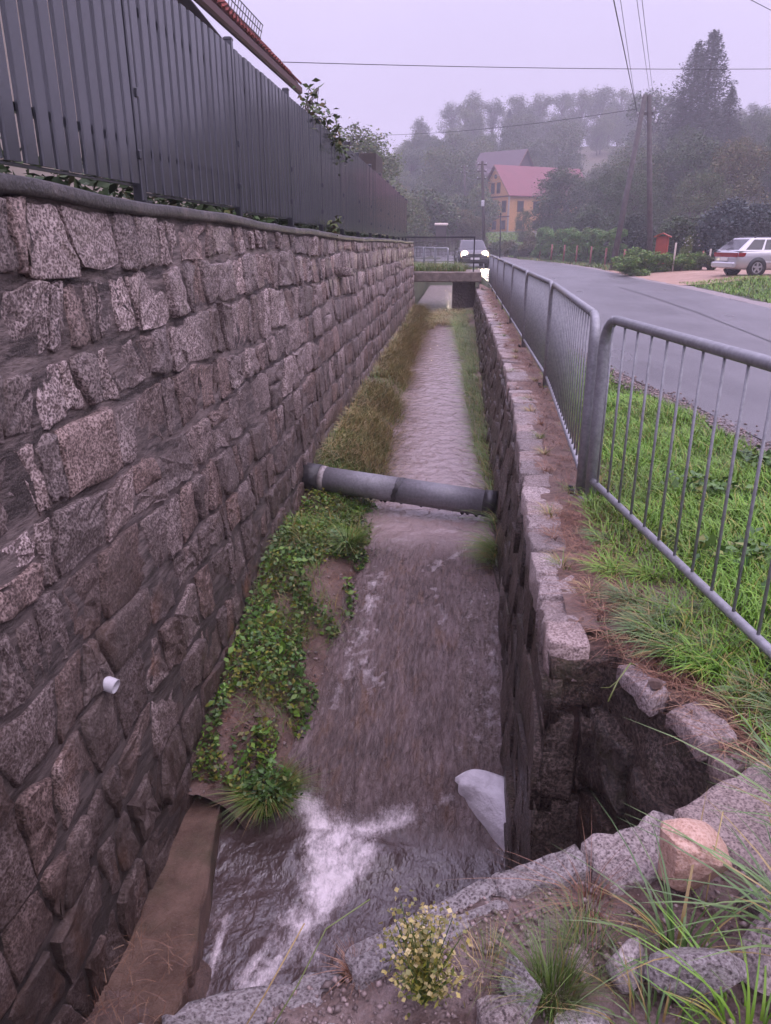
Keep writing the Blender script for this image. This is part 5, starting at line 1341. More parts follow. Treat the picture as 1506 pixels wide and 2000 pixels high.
T(1375, 330, 68, 'w1', 'leaf_mid', 'wide green tree behind the garden right of the braced pole', .9)
T(1310, 290, 86, 'w0', 'leaf_dark', 'dark wide tree behind the pole and the red box', .8)
T(1245, 330, 72, 'w1', 'leaf_dark', 'dark tree between the two legs of the braced pole', .8)
T(1190, 330, 84, 'w0', 'leaf_dark', 'dark tree behind the top of the thuja hedge', .75)
T(1440, 392, 47, 'n0', 'needle_blue', 'bluish green bush above the roof of the silver estate car', 1.1, 'blue_bush', 'bush')
T(1495, 400, 46, 'n0', 'needle_blue', 'second bluish bush at the right frame edge above the silver estate car', 1.0, 'blue_bush', 'bush')
T(1385, 420, 50, 'n0', 'leaf_dark', 'dark green bush left of the bluish bush over the estate car', 1.1, 'garden_bush', 'bush')
T(1335, 425, 50, 'n0', 'leaf_dark', 'dark bush in deep shade right of the red box', 1.2, 'garden_bush', 'bush')
T(1250, 420, 55, 'n0', 'needle', 'dark bush between the hedge end and the red box', 1.1, 'garden_bush', 'bush')
T(1165, 405, 76, 'n0', 'leaf_dark', 'dark bush rising just behind the thuja hedge', 1.0, 'garden_bush', 'bush')
g_ = 'trees along the skyline of the far ridge'
for i, (px, yt, v, w) in enumerate([(820, 228, 't0', 1.2), (846, 262, 't1', 1.2), (884, 196, 't1', 1.25), (930, 178, 't0', 1.35), (966, 190, 't1', 1.2), (1008, 186, 'b0', 1.0), (1036, 205, 't0', 1.2), (1058, 178, 't1', 1.1), (1100, 178, 'b1', 1.0), (1140, 172, 'b2', 1.0), (1182, 168, 'b0', 1.1), (1216, 172, 'b3', 1.0), (1250, 178, 'b2', 1.0), (1310, 200, 'b1', 1.0), (1470, 200, 'b3', 1.1), (1448, 215, 'b0', 1.1), (1498, 206, 'b1', 1.2), (1520, 212, 'b2', 1.2)]):
    labs = ['leftmost tree of the ridge skyline, standing apart', 'thin see-through tree second along the ridge skyline', 'slender tree with gaps in its crown on the ridge skyline', 'tallest slender tree on the ridge skyline left of the spruce', 'narrow tree between the tallest slender one and the spruce', 'round tree just above the dark spruce on the skyline',
            'low tree right of the spruce on the skyline', 'thin spiky tree on the skyline right of the spruce', 'broad crown on the skyline above the red roof', 'broad crown on the skyline right above the pale round tree', 'rounded crown on the skyline left of the braced pole', 'hazy crown on the skyline next left to the pole top', 'hazy crown on the skyline at the pole top', 'hazy crown between the pole top and the twin conifers', 'crown on the skyline right of the tall conifers', 'low crown tucked against the foot of the tall conifers on the skyline', 'skyline crown nearest the right frame edge', 'skyline crown cut off by the right frame edge']
    T(px, yt, 222 + (i * 7) % 20, v, ['leaf_dark', 'leaf_mid'][i % 2], labs[i], w, group=g_)
rt = random.Random(3); wl = 'hazy broadleaf tree in the wood below the ridge'
k = 0
while k < 150:
    px = rt.uniform(765, 1500); Y = rt.uniform(128, 225)
    if 1105 < px < 1195 and 150 < Y < 205 or 930 < px < 1160 and Y < 152: continue
    x = at(px, 400, Y).x; h = min(rt.uniform(8, 13), at(px, rt.uniform(205, 300), Y).z - float(terr(x, Y)) + .4)
    if h < 4.5: continue
    tree_root('broadleaf_tree', wl, 'tree', rt.choice(['b0', 'b1', 'b2', 'b3', 'w0']), x, Y, float(terr(x, Y)) - .4, h, rt.choice(['leaf_dark', 'leaf_dark', 'leaf_mid', 'leaf_mid', 'leaf_light']), 1.0, 'trees of the wood on the far slope'); k += 1
k = 0
while k < 26:
    px = rt.uniform(1180, 1560); Y = rt.uniform(78, 125); x = at(px, 400, Y).x
    tree_root('broadleaf_tree', 'dark tree in the thicket on the right hand slope', 'tree', rt.choice(['w0', 'w1', 'b2']), x, Y, float(terr(x, Y)) - .4, max(3.5, min(rt.uniform(6, 11), at(px, rt.uniform(225, 320), Y).z - float(terr(x, Y)))), rt.choice(['leaf_dark', 'leaf_brown', 'leaf_mid', 'leaf_dark']), 1.0, 'trees of the thicket on the right slope'); k += 1
# the wooded slope goes on outside the frame on the right (it mirrors in the fence slats)
for k in range(16):
    x, Y = rt.uniform(30, 75), rt.uniform(-5, 62)
    if x / max(Y, 1) < .52: continue
    tree_root('broadleaf_tree', 'tree of the wooded slope carrying on past the estate car', 'tree', rt.choice(['w0', 'w1', 'b2']), x, Y, float(terr(x, Y)) - .4, rt.uniform(10, 15), rt.choice(['leaf_dark', 'leaf_brown', 'leaf_mid']), 1.0, 'trees past the estate car')
k = 0
while k < 34:
    px = rt.uniform(775, 945); Y = rt.uniform(88, 135); x = at(px, 440, Y).x
    tree_root('shrub', 'mid green shrub beyond the road bend left of the yellow house', 'shrub', rt.choice(['u0', 'u1', 'n0']), x, Y, float(terr(x, Y)) - .1, rt.uniform(2.5, 6.5), rt.choice(['leaf_mid', 'leaf_dark', 'leaf_light', 'leaf_mid', 'leaf_brown']), 1.0, 'shrubs beyond the road bend'); k += 1
for i in range(10):
    px = 925 + i * 12; Y = 84 - i; x = at(px, 440, Y).x
    tree_root('shrub', 'low shrub in the row before the yellow house', 'shrub', ['u0', 'u1'][i % 2], x, Y, float(terr(x, Y)), rt.uniform(1.1, 1.7), ['leaf_brown', 'leaf_dark', 'leaf_mid'][i % 3], 1.1, 'shrubs before the yellow house')
# thuja hedge: single clipped columns side by side
for i in range(13):
    t_ = i / 12; px = 1052 + (1207 - 1052) * t_ ** 1.12; Y = 73 - 23.5 * t_ ** .82; b = at(px, 500, Y); z0 = float(terr(b.x, Y))
    ht = at(px, 446 - 5 * math.sin(i * 1.7), Y).z - z0
    tree_root('hedge_thuja', ['farthest', 'second', 'third', 'fourth', 'fifth', 'sixth', 'seventh', 'eighth', 'ninth', 'tenth', 'eleventh', 'twelfth', 'nearest'][i] + ' clipped thuja column of the roadside hedge' + (' counted from its far end' if 0 < i < 12 else ' beside the garden' if i else ''), 'thuja', ['c0', 'c1'][i % 2], b.x, Y, z0 - .05, ht, 'thuja', 1.3, 'thuja columns of the hedge')
T(1038, 452, 76, 'u0', 'leaf_brown', 'reddish loose bush at the far end of the thuja hedge', .75, 'shrub', 'shrub')
T(1020, 478, 76, 'u1', 'leaf_mid', 'low spreading bush beyond the far end of the hedge', .9, 'shrub', 'shrub')
T(1345, 462, 39.5, 'u0', 'leaf_light', 'leafy garden bush with white blossoms right of the red box', .55, 'flowering_bush', 'bush', sink=0)
rr_ = np.random.default_rng(8); c_ = at(1345, 478, 39.3)
v, f = leaf_cloud(np.array(c_) + rr_.normal(size=(26, 3)) * np.array([.22, .2, .28]), .11, rr_); bo = put('white_blossom', mesh_np('white_blossom', v, f), M['white_paint'], kind='stuff')
for i, (px, yt, lab, mt) in enumerate([(1245, 484, 'yellowish garden plants between hedge and red box', 'leaf_bright'), (1272, 488, 'green garden plants in front of the red box', 'leaf_bright'), (1305, 494, 'flowering low garden plants right of the red box', 'leaf_bright'),
                                   (1332, 494, 'low garden plants below the white flowered bush', 'leaf_bright'), (1360, 492, 'green garden plants left of the estate car', 'leaf_bright'), (1385, 497, 'dark low plants touching the estate car bumper', 'leaf_mid'), (1236, 500, 'low dark plants at the foot of the last thuja', 'leaf_bright')]):
    T(px, yt, 40 - i * .4, ['u0', 'u1'][i % 2], mt, lab, 1.7, 'garden_plant', 'plant', 'low plants in the garden', 0)
# vine hanging over the slatted fence, and leaves poking out under it
def sprig_cloud(name, pts, nl, spread, size, mat, label, cat, seed, stems=True, drop=0.0):
    rr = np.random.default_rng(seed); pts = [Vector(p) for p in pts]; r = thing(name, label, cat, pts[0]); o0 = np.array(origin(r))
    P = []
    for i in range(nl):
        k = rr.uniform(0, len(pts) - 1); a = pts[int(k)].lerp(pts[min(int(k) + 1, len(pts) - 1)], k - int(k)); P.append(np.array(a) + rr.normal(size=3) * spread)
    v, f = leaf_cloud(np.array(P), size, rr, .5, .5); put('foliage', mesh_np('foliage_' + name, v - o0, f), M[mat], r)
    mb = MB(); mb.tube(pts, .008, 5)
    for i in range(0, nl, max(1, nl // 14)):
        mb.tube([pts[min(len(pts) - 1, i * len(pts) // nl)], P[i]], .004, 4)
    part('stem', mb, M['bark'], r)
    return r
sprig_cloud('climbing_vine', [(-2.25, 10.2, 1.7), (-2.15, 10.3, 2.85), (-1.95, 10.7, 3.05), (-1.88, 11.5, 2.92), (-1.84, 12.0, 2.75)], 620, np.array([.09, .38, .13]), .085, 'leaf_mid', 'leafy vine growing over the top of the slatted fence', 'vine', 4)
sprig_cloud('climbing_vine', [(-1.95, 9.6, 2.8), (-1.9, 9.9, 3.1), (-1.85, 10.3, 3.32)], 34, np.array([.05, .10, .10]), .10, 'leaf_mid', 'thin vine shoots sticking up above the fence top', 'vine', 5)
sprig_cloud('wall_plant', [(-1.80, 10.55, 1.62), (-1.76, 10.65, 1.72), (-1.74, 10.75, 1.78)], 60, np.array([.04, .10, .05]), .08, 'leaf_light', 'small light green plant growing on the wall coping', 'plant', 6)
sprig_cloud('wall_plant', [(-1.98, 6.0, 1.62), (-1.95, 6.5, 1.72), (-1.95, 7.2, 1.72)], 110, np.array([.05, .35, .03]), .08, 'weed', 'green weeds peeping out under the fence in the second bay', 'plant', 7)

# garden growth behind the fence
rr_ = np.random.default_rng(31); n = 16000
P = np.stack([rr_.uniform(-2.75, -2.2, n), rr_.uniform(1, 27, n), 1.5 + .62 * rr_.random(n) ** 1.05], -1)
P = P[P[:, 2] < 1.80 + .5 * noise(P[:, 1] * .9, 3, 0, 66)]
v, f = leaf_cloud(P, .10, rr_, .4, .4); put('garden_growth', mesh_np('garden_growth', v, f), M['leaf_dark'], kind='stuff')
# ------------------------------------------------------------------ grass
def blades(x, y, z, h, w, lean, yaw, seg=3, droop=1.0):
    n = len(x); t = np.linspace(0, 1, seg + 1)[None, :]
    dx, dy = np.cos(yaw)[:, None], np.sin(yaw)[:, None]
    hor = lean[:, None] * h[:, None] * t ** 2; ver = h[:, None] * (t - .35 * droop * np.minimum(lean, 1.6)[:, None] * t ** 2.4)
    cxp = x[:, None] + dx * hor; cyp = y[:, None] + dy * hor; czp = z[:, None] + ver
    wd = w[:, None] * (1 - t ** 1.6) * .5
    L = np.stack([cxp - dy * wd, cyp + dx * wd, czp], -1); Rr = np.stack([cxp + dy * wd, cyp - dx * wd, czp + w[:, None] * .15], -1)
    v = np.concatenate([np.stack([L[:, :-1], Rr[:, :-1]], 2).reshape(n, seg * 2, 3), L[:, -1:]], 1)
    m_ = seg * 2 + 1; f = []
    for k in range(seg - 1):
        a = 2 * k; f += [(a, a + 1, a + 3), (a, a + 3, a + 2)]
    a = 2 * (seg - 1); f.append((a, a + 1, a + 2))
    F = (np.array(f)[None] + (np.arange(n) * m_)[:, None, None]).reshape(-1, 3)
    return v.reshape(-1, 3), F
gr = np.random.default_rng(77)
def grass(name, mat, x, y, z, h, w, lean, yaw=None, seg=3, kind='stuff', parent=None):
    n = len(x); yaw = gr.uniform(0, 6.283, n) if yaw is None else yaw
    bc = lambda a: np.broadcast_to(np.asarray(a, float), (n,)).copy()
    v, f = blades(x, y, bc(z), bc(h), bc(w), bc(lean), bc(yaw), seg)
    kw = dict(kind=kind) if kind else {}
    if parent is not None: v = v - np.array(origin(parent))
    return put(name, mesh_np(name, v, f), M[mat], parent, **kw)
RLv = np.vectorize(RL)
# verge: near part
def scatter(n, x0, x1, y0, y1, keep):
    x = gr.uniform(x0, x1, n); y = gr.uniform(y0, y1, n); k = keep(x, y); return x[k], y[k]
vl = lambda y: np.interp(y, [0, 1.9, 2.3, 2.7, 3.2, 3.8, 4.4, 5, 7, 30], [1.0, .98, .98, .80, .72, .74, .80, .90, 1.0, 1.02])
edge = lambda x, y: (x > vl(y) + .05 * (noise(x * 5, y * 5) - .5)) & (x < RLv(y) - .10 - .14 * noise(y * 2.5, 1, 0, 6))
x, y = scatter(62000, .7, 2.6, .8, 9, edge)
patch = noise(x * 2.2, y * 2.2, 0, 19)
grass('verge_grass', 'grass', x, y, 0, (.045 + .085 * gr.random(len(x)) ** 1.6) * (.55 + 1.1 * patch), .005 + .004 * gr.random(len(x)), .35 + 1.0 * gr.random(len(x)))
x, y = scatter(26000, .9, 2.2, 9, 27, edge)
grass('verge_grass', 'grass', x, y, 0, .07 + .09 * gr.random(len(x)), .010, .3 + .9 * gr.random(len(x)), seg=2)
# longer tufts hanging over the dirt path by the pit
tufts = [(.80, 2.75, .22), (.86, 2.6, .24), (.95, 2.5, .22), (.78, 3.0, .2), (1.02, 2.62, .2), (.90, 2.85, .22), (.76, 3.35, .17), (.80, 3.75, .15), (1.08, 2.35, .18), (1.0, 2.9, .2), (.93, 3.3, .18), (1.15, 2.2, .2)]
for i, (tx, ty, th) in enumerate(tufts):
    n = 190; a = gr.uniform(0, 6.283, n); r = .07 * np.sqrt(gr.random(n)); yy = np.where(gr.random(n) < .6, gr.normal(3.7, .7, n), a)
    grass('grass_fringe', 'long_grass' if i % 4 != 2 else 'grass', tx + r * np.cos(a), ty + r * np.sin(a), 0, th * .62 * (.6 + .6 * gr.random(n)), .005, .5 + 1.3 * gr.random(n), yy, 4)
# verge weeds
n = 900; c = gr.integers(0, 9, n); cxs = np.array([(1.65, 3.0), (1.7, 3.2), (1.5, 2.7), (2.0, 4.0), (1.4, 3.5), (1.9, 3.4), (1.55, 4.6), (1.75, 2.9), (2.1, 5.2)])
P = np.stack([cxs[c, 0] + gr.normal(0, .10, n), cxs[c, 1] + gr.normal(0, .10, n), .05 + .07 * gr.random(n)], -1)
v, f = leaf_cloud(P, .055, gr, 1.0, .7); put('verge_weeds', mesh_np('verge_weeds', v, f), M['weed'], kind='stuff')
# dead grass and needles on the dirt
x, y = scatter(22000, .45, 1.15, 1.95, 27, lambda x, y: (x > edge_x(y) + .14 + .1 * noise(y * 4, 2)) & (x < vl(y) + .12) & ((y > 2.66) | (x > pit_x(y) + .08)) & (noise(x * 4, y * 4, 0, 33) > .22))
grass('dead_grass', 'dead_grass', x, y, np.where(y < 2.9, bank_h(x, y) + .004, .016), .03 + .06 * gr.random(len(x)), .0035, 1.5 + 2.5 * gr.random(len(x)), seg=2)
x, y = scatter(5200, .58, 1.12, 2.0, 4.2, lambda x, y: (x < vl(y) + .1) & ((y > 2.66) | (x > pit_x(y) + .05)))
grass('dead_grass', 'dead_grass', x, y, np.where(y < 2.9, bank_h(x, y) + .004, .014), .02 + .04 * gr.random(len(x)), .0028, 2 + 2.5 * gr.random(len(x)), seg=2)
# small tufts growing between the setts
for i in range(34):
    ty = 2.9 + 20 * (i / 34) ** 1.3; tx = float(edge_x(ty)) + gr.uniform(.08, .34); n = 60
    a = gr.uniform(0, 6.283, n); r = .05 * gr.random(n)
    grass('path_tuft', ['dead_grass', 'bank_grass', 'bank_green'][i % 3], tx + r * np.cos(a), ty + r * np.sin(a) * 1.6, .01, .03 + .07 * gr.random(n), .004, .6 + 1.2 * gr.random(n), a, 3)
# right side beyond the road, far verge and lawn
x, y = scatter(16000, 7.6, 12.5, 16, 31, lambda x, y: x > np.vectorize(RR)(y) + .45 + .3 * noise(y, 3))
grass('roadside_grass', 'grass', x, y, terr(x, y), .08 + .12 * gr.random(len(x)), .02, .4 + .8 * gr.random(len(x)), seg=2)
x, y = scatter(9000, 5, 13, 43, 76, lambda x, y: (x > np.vectorize(RR)(y) + .4) & (x < np.vectorize(RR)(y) + 3))
grass('roadside_grass', 'bank_green', x, y, terr(x, y), .12 + .2 * gr.random(len(x)), .05, .4 + .8 * gr.random(len(x)), seg=2)
x, y = scatter(9000, 1, 9, 76, 112, lambda x, y: x > np.interp(y, [76, 85, 100], [4.5, 2, -2]))
grass('lawn', 'grass', x, y, terr(x, y), .12 + .15 * gr.random(len(x)), .09, .4 + .5 * gr.random(len(x)), seg=2)

# stream banks
blv = np.vectorize(bl)
def bankz(x, y):
    t = np.clip((x + 1.66) / (blv(y) + 1.66), 0, 1); top = wz(y) + .16 + .09 * (fbm(x * 4, y * 3, 0, 12) - .4) + .10 * (1 - t) - .2 * np.exp(-((y - 7.1) / .6) ** 2)
    return top * (1 - t ** 4) + (wz(y) - .18) * t ** 4
x, y = scatter(34000, -1.6, -.6, 8.2, 26, lambda x, y: (x < blv(y) + .06) & (noise(x * 2, y * 1.2, 0, 8) > .16))
grass('bank_grass', 'bank_grass', x, y, bankz(x, y), .12 + .27 * gr.random(len(x)), .007, .7 + 1.5 * gr.random(len(x)), gr.normal(-.6, 1.3, len(x)), 3)
x, y = scatter(9000, -1.6, -.6, 6.0, 14, lambda x, y: (x < blv(y) + .03) & (noise(x * 2, y * 1.6, 0, 18) > .45) & ((y < 9.5) | (gr.random(len(x)) < .35)))
grass('bank_grass', 'bank_green', x, y, bankz(x, y), .10 + .20 * gr.random(len(x)), .007, .6 + 1.3 * gr.random(len(x)), None, 3)
x, y = scatter(7000, -1.4, .3, 21, 26.5, lambda x, y: (wz(y) < 9) & ((y > 22.3) | (x < -.9)) & (noise(x * 3, y * 2, 0, 28) > .35) & ~((x > -.75) & (y < 23)))
grass('bank_grass', 'bank_grass', x, y, wz(y) + .02, .12 + .22 * gr.random(len(x)), .012, .8 + 1.2 * gr.random(len(x)), None, 2)
x, y = scatter(16000, -.3, .52, 6.8, 26, lambda x, y: (x > np.vectorize(br)(y) - .03) & (noise(x * 3, y * 1.1, 0, 38) > .3))
grass('bank_grass', 'bank_green', x, y, wz(y) + .06, .10 + .22 * gr.random(len(x)), .007, .6 + 1.2 * gr.random(len(x)), gr.normal(3.14, 1.2, len(x)), 3)
n = 300; a = gr.uniform(0, 6.283, n)
grass('wall_tuft', 'bank_green', .37 + .03 * gr.normal(size=n), 6.35 + .12 * gr.normal(size=n), -1.20 + .05 * gr.normal(size=n), .10 + .12 * gr.random(n), .006, 1.2 + 1.0 * gr.random(n), gr.normal(3.3, .6, n), 4)
# broad leaved weeds on the near part of the left bank
n = 23000
yb = 3.7 + 3.9 * gr.random(n); xb = -1.6 + (blv(yb) + 1.66) * gr.random(n) ** .9
dens = noise(xb * 5, yb * 4, 0, 48); wallside = smooth(-1.2, -1.6, xb)
keep = (dens > .48 - .25 * wallside - .25 * smooth(5.9, 6.7, yb)); xb, yb = xb[keep], yb[keep]; n = len(xb)
P = np.stack([xb, yb, bankz(xb, yb) + .02 + .10 * gr.random(n) * (.4 + dens[keep])], -1)
hsel = noise(xb * 3, yb * 3, 0, 88) + .25 * gr.normal(size=n)
for nm_, mt_, lo_, hi_, sz_, asp_ in (('bank_weeds', 'weed', -9, .48, .034, .75), ('bank_weeds', 'leaf_bright', .48, .82, .044, .5), ('bank_weeds', 'weed_yellow', .82, 9, .030, .6)):
    k_ = (hsel > lo_) & (hsel <= hi_) & (gr.random(n) < (.75 if sz_ < .04 else .5)); v, f = leaf_cloud(P[k_], sz_ * (.5 + gr.random(k_.sum())), gr, .7, asp_); put(nm_, mesh_np('bank_weeds_' + mt_, v, f), M[mt_], kind='stuff')
xq, yq = scatter(5200, -1.6, -.6, 3.8, 8.4, lambda x, y: (x < blv(y) - .02) & (noise(x * 4, y * 3, 0, 68) > .42) & ((y < 6.7) | (y > 7.7) | (x < -9)))
grass('bank_grass', 'bank_green', xq, yq, bankz(xq, yq), .06 + .16 * gr.random(len(xq)), .005, .7 + 1.4 * gr.random(len(xq)), None, 3)
xq, yq = scatter(5200, -1.6, -.6, 3.7, 8.4, lambda x, y: x < blv(y) - .02)
grass('bank_litter', 'dead_grass', xq, yq, bankz(xq, yq) + .004, .02 + .03 * gr.random(len(xq)), .004, 2.2 + 2.5 * gr.random(len(xq)), None, 2)
xq, yq = scatter(2600, -1.6, -.55, 3.6, 8.0, lambda x, y: x < blv(y) + .02); szq = .004 + .018 * gr.random(len(xq)) ** 3
v, f = pebbles(xq, yq, bankz(xq, yq), szq, gr); put('bank_pebbles', mesh_np('bank_pebbles', v, f), M['pebble'], kind='stuff')
def weed_clump(name, label, c, r, nl, size, mat, nb=0, bl_=.3, seed=1, cat='weed'):
    rr = np.random.default_rng(seed); root = thing(name, label, cat, c)
    d = rr.normal(size=(nl, 3)); d /= np.linalg.norm(d, axis=1)[:, None]; d[:, 2] = np.abs(d[:, 2])
    P = d * (np.array(r) * (.45 + .6 * rr.random((nl, 1))))
    v, f = leaf_cloud(P, size, rr, .8, .6); put('foliage', mesh_np('foliage_' + name, v, f), M[mat], root)
    mb = MB()
    for k in range(10): mb.tube([(0, 0, -.03), tuple(P[k] * .6), tuple(P[k])], [.006, .004, .002], 4)
    lp('stem', mb, M['weed'], root)
    if nb:
        a = rr.uniform(0, 6.283, nb); rad = r[0] * .7 * np.sqrt(rr.random(nb))
        v, f = blades(rad * np.cos(a), rad * np.sin(a), np.zeros(nb), bl_ * (.6 + .6 * rr.random(nb)), np.full(nb, .007), .6 + 1.0 * rr.random(nb), a, 4)
        put('blades', mesh_np('blades_' + name, v, f), M['bank_green'], root)
    return root
weed_clump('weed_clump', 'bright leafy clump at the upper end of the concrete beam', (-1.36, 4.02, -1.80), (.20, .22, .26), 1300, .046, 'weed', 60, .25, 1)
weed_clump('weed_clump', 'grassy green clump hanging over the pool beside the beam', (-1.14, 3.78, -1.86), (.22, .18, .22), 500, .04, 'weed', 620, .20, 2)
weed_clump('weed_clump', 'dense green weeds under the grey pipe near the tall wall', (-1.35, 6.45, -1.22), (.26, .40, .13), 1300, .042, 'weed', 380, .15, 3)
weed_clump('weed_clump', 'dense ferny mound against the tall wall below the pipe', (-1.35, 5.95, -1.16), (.20, .22, .17), 900, .04, 'weed', 0, .2, 4)
weed_clump('weed_clump', 'grassy tussock at the water edge below the pipe', (-.98, 6.3, -1.16), (.2, .3, .12), 200, .04, 'weed', 460, .24, 5)
weed_clump('yellow_plant', 'single yellow green plant at the foot of the tall wall', (-1.52, 5.55, -1.22), (.07, .07, .12), 46, .085, 'weed_yellow', 0, .2, 6, 'plant')
weed_clump('weed_clump', 'low leafy weeds creeping along the wall foot above the leafy clump', (-1.42, 4.75, -1.55), (.16, .4, .10), 500, .04, 'weed', 0, .2, 7)
# dirt lumps and small stones on the left bank
for i, (bx, by, s_) in enumerate([(-1.25, 4.55, .07), (-1.0, 4.2, .05), (-1.15, 5.0, .06), (-1.2, 5.4, .07), (-.95, 5.2, .05), (-1.3, 4.2, .05)]):
    boulder('stone', ['muddy stone between the leafy clump and the weeds', 'small muddy stone nearest the foam on the bank', 'muddy stone midway along the left bank', 'farthest muddy stone on the left bank', 'muddy stone at the water edge of the left bank', 'small muddy stone behind the leafy clump'][i], (bx, by, float(bankz(np.array([bx]), np.array([by]))[0]) + .01), (s_, s_ * .8, s_ * .6), M['crumble'], 80 + i, rz=i, group='muddy stones on the left bank')
n = 170; xq = gr.uniform(-1.62, -1.2, n); yq = gr.uniform(1.8, 2.7, n)
grass('bank_litter', 'dead_grass', xq, yq, -1.80 + .03 * gr.random(n), .03 + .06 * gr.random(n), .003, 2 + 2 * gr.random(n), None, 2)
# bridge grass
x, y = scatter(5200, -2.0, .1, 27.25, 32, lambda x, y: noise(x * 2, y * 2, 0, 58) > .2)
grass('bridge_grass', 'bank_green', x, y, np.where(y < 29.5, .57, terr(x, y)), .15 + .32 * gr.random(len(x)), .014, .4 + .9 * gr.random(len(x)), None, 3)
x, y = scatter(3600, -3.0, .9, 31, 44, lambda x, y: x < RLv(y) - .3)
grass('bridge_grass', 'bank_green', x, y, terr(x, y), .15 + .25 * gr.random(len(x)), .02, .4 + .9 * gr.random(len(x)), None, 2)

# ------------------------------------------------------------------ plants on the near bank
def tuft(name, label, c, n, h, w, lean, spread, mat, seed, yawc=None, yaws=1.5, seg=6):
    rr = np.random.default_rng(seed); r = thing(name, label, 'grass', (c[0], c[1], on_bank(c[0], c[1])))
    a = rr.uniform(0, 6.283, n); d = spread * np.sqrt(rr.random(n)); yaw = a + rr.normal(0, .4, n) if yawc is None else rr.normal(yawc, yaws, n)
    hh = h * (.45 + .75 * rr.random(n)); ln = lean * (.3 + 1.1 * rr.random(n))
    v, f = blades(d * np.cos(a), d * np.sin(a), np.zeros(n), hh, w * (.6 + .7 * rr.random(n)), ln, yaw, seg)
    k = n * 4 // 5; m_ = seg * 2 + 1; nf = (2 * seg - 1)
    put('blades', mesh_np('blades_' + name, v, f), M[mat], r, True)
    return r
tuft('grass_tuft', 'big arching grass tuft in front of the pink boulder', (.53, 1.28), 38, .27, .0075, 1.0, .05, 'long_grass', 1)
tuft('grass_tuft', 'large coarse grass tuft at the right frame edge above the boulder', (1.0, 1.56), 70, .34, .009, 1.0, .08, 'long_grass', 2, 2.2, 1.1)
tuft('grass_tuft', 'drooping grass tuft at the right frame edge below the boulder', (.80, 1.31), 50, .30, .008, 1.2, .07, 'long_grass', 3, 2.8, 1.0)
tuft('grass_tuft', 'fine dense green grass tuft at the bottom edge', (.24, 1.165), 420, .16, .0018, .8, .055, 'fine_grass', 4)
tuft('grass_tuft', 'sparse fine grass behind the dense fine tuft', (.33, 1.29), 160, .12, .0017, 1.1, .07, 'fine_grass', 5)
tuft('grass_tuft', 'low green grass in the bottom corner on the right', (.62, 1.10), 80, .20, .006, 1.2, .10, 'grass', 6)
tuft('grass_tuft', 'low grass between the double granite lump and the frame bottom', (.44, 1.10), 70, .14, .004, 1.2, .08, 'long_grass', 7)
tuft('grass_tuft', 'grass tuft growing by the right end of the headwall', (1.02, 1.85), 80, .24, .006, .9, .07, 'long_grass', 8, 2.4, 1.2)
tuft('grass_tuft', 'straw coloured dry tuft on the headwall beside the boulder', (.36, 1.43), 90, .13, .0022, 1.7, .04, 'dead_grass', 9)
tuft('grass_tuft', 'brown tangle of dead grass in a gap of the headwall', (-.185, 1.20), 120, .06, .002, 1.2, .02, 'dead_grass', 10)
tuft('grass_tuft', 'yellowish grass at the edge of the dirt path on the right', (1.03, 2.25), 120, .10, .004, 1.2, .10, 'bank_grass', 11)
tuft('grass_tuft', 'thin brownish grass right of the flowering weed', (.10, 1.22), 110, .09, .0015, 1.0, .06, 'bank_grass', 12)
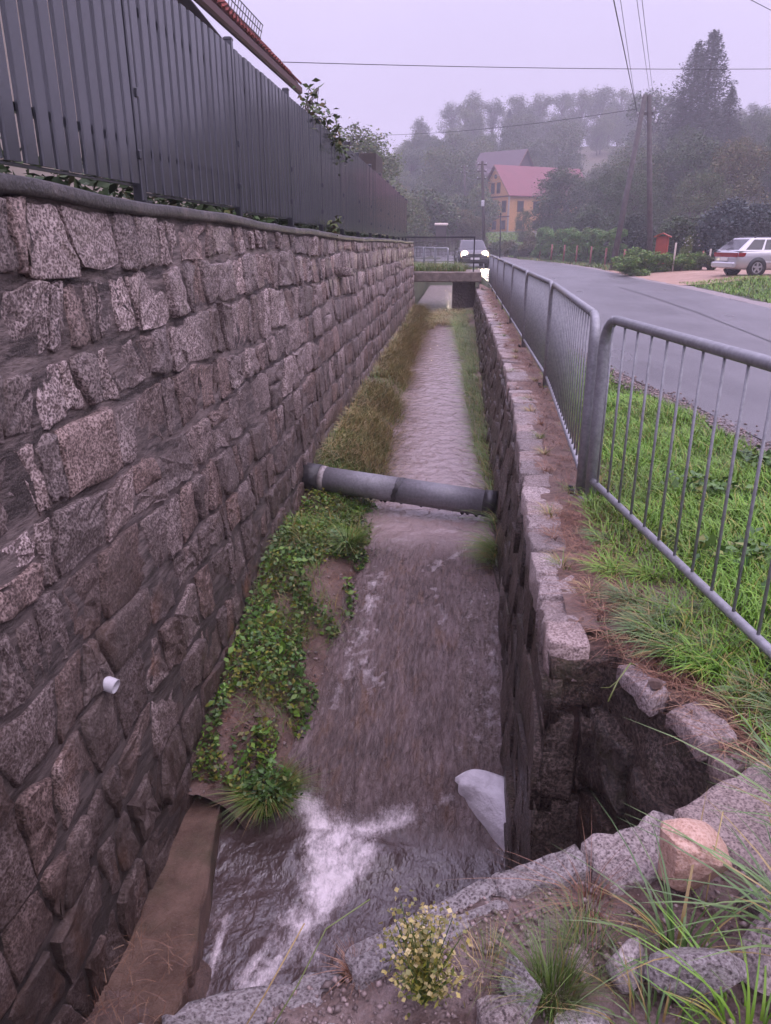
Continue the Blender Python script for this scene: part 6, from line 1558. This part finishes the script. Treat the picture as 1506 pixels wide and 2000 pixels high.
# flowering weed
fwd = thing('flowering_weed', 'bushy weed with small yellow flower heads on the near bank', 'weed', (-.03, 1.14, on_bank(-.03, 1.14)))
rr = np.random.default_rng(15); mb = MB(); HP = []
for k in range(46):
    a = rr.uniform(0, 6.283); d = .075 * math.sqrt(rr.random()); h_ = rr.uniform(.06, .20) * (1.15 - 4 * d)
    p1 = Vector((d * .5 * math.cos(a), d * .5 * math.sin(a), h_ * .55)); p2 = Vector((d * math.cos(a), d * math.sin(a), h_)); mb.tube([(0, 0, -.01), p1, p2], [.0014, .0011, .0008], 4)
    for q in range(9): HP.append(np.array(p2) + rr.normal(size=3) * np.array([.013, .013, .016]))
    for q in range(5): HP.append(np.array(p1.lerp(p2, rr.random())) + rr.normal(size=3) * .012)
lp('stem', mb, M['weed'], fwd); fwd.scale = (1.22, 1.22, 1.22)
v, f = leaf_cloud(np.array(HP), .0085, rr, .6, .9); put('flower_heads', mesh_np('flower_heads', v, f), M['flower'], fwd, kind='stuff')
v, f = leaf_cloud(np.array([np.array(HP[i]) * rr.uniform(.3, .9) for i in range(0, len(HP), 1)]), .013, rr, .5, .35); put('leaves', mesh_np('weed_leaves', v, f), M['weed_yellow'], fwd, kind='stuff')
def stalk(label, pts, r=.0016): 
    o = bar('dry_stalk', label, 'stalk', pts, r, M['bank_grass'], 'dry grass stalks', 5); return o
b = lambda x, y, dz: (x, y, on_bank(x, y) + dz)
stalk('dry stalk leaning over the pool from the left headwall', [b(-.36, 1.04, 0), b(-.30, 1.12, .06), b(-.25, 1.20, .13), b(-.16, 1.26, .15)])
stalk('dry straight stalk rising from the bottom edge', [b(-.42, 1.02, 0), b(-.36, 1.08, .08), b(-.29, 1.17, .18)])
stalk('long dry stalk bent over the pit from the dirt edge', [(.70, 2.52, 0), (.66, 2.45, .05), (.60, 2.36, .03), (.56, 2.30, -.02)], .003)
stalk('forked dry twig at the tip of the bent stalk over the pit', [(.60, 2.36, .03), (.575, 2.36, .0), (.545, 2.37, -.01)], .002)
stalk('tall seed stalk standing beside the pink boulder', [b(.62, 1.40, 0), b(.63, 1.43, .12), b(.65, 1.47, .26)])

# ------------------------------------------------------------------ mist
HAZE = .0019
mb = MB(); mb.box((0, 300, 30), (1900, 1200, 72)); hz = put('haze', mb.mesh('haze'), None); hz['kind'] = 'stuff'
hm = bpy.data.materials.new('haze'); hm.use_nodes = True; ht = hm.node_tree
for n_ in list(ht.nodes): ht.nodes.remove(n_)
ho = ht.nodes.new('ShaderNodeOutputMaterial'); pv_ = ht.nodes.new('ShaderNodeVolumePrincipled')
pv_.inputs['Color'].default_value = (.90, .88, .96, 1); pv_.inputs['Density'].default_value = HAZE
ht.links.new(pv_.outputs['Volume'], ho.inputs['Volume']); hz.data.materials.append(hm)
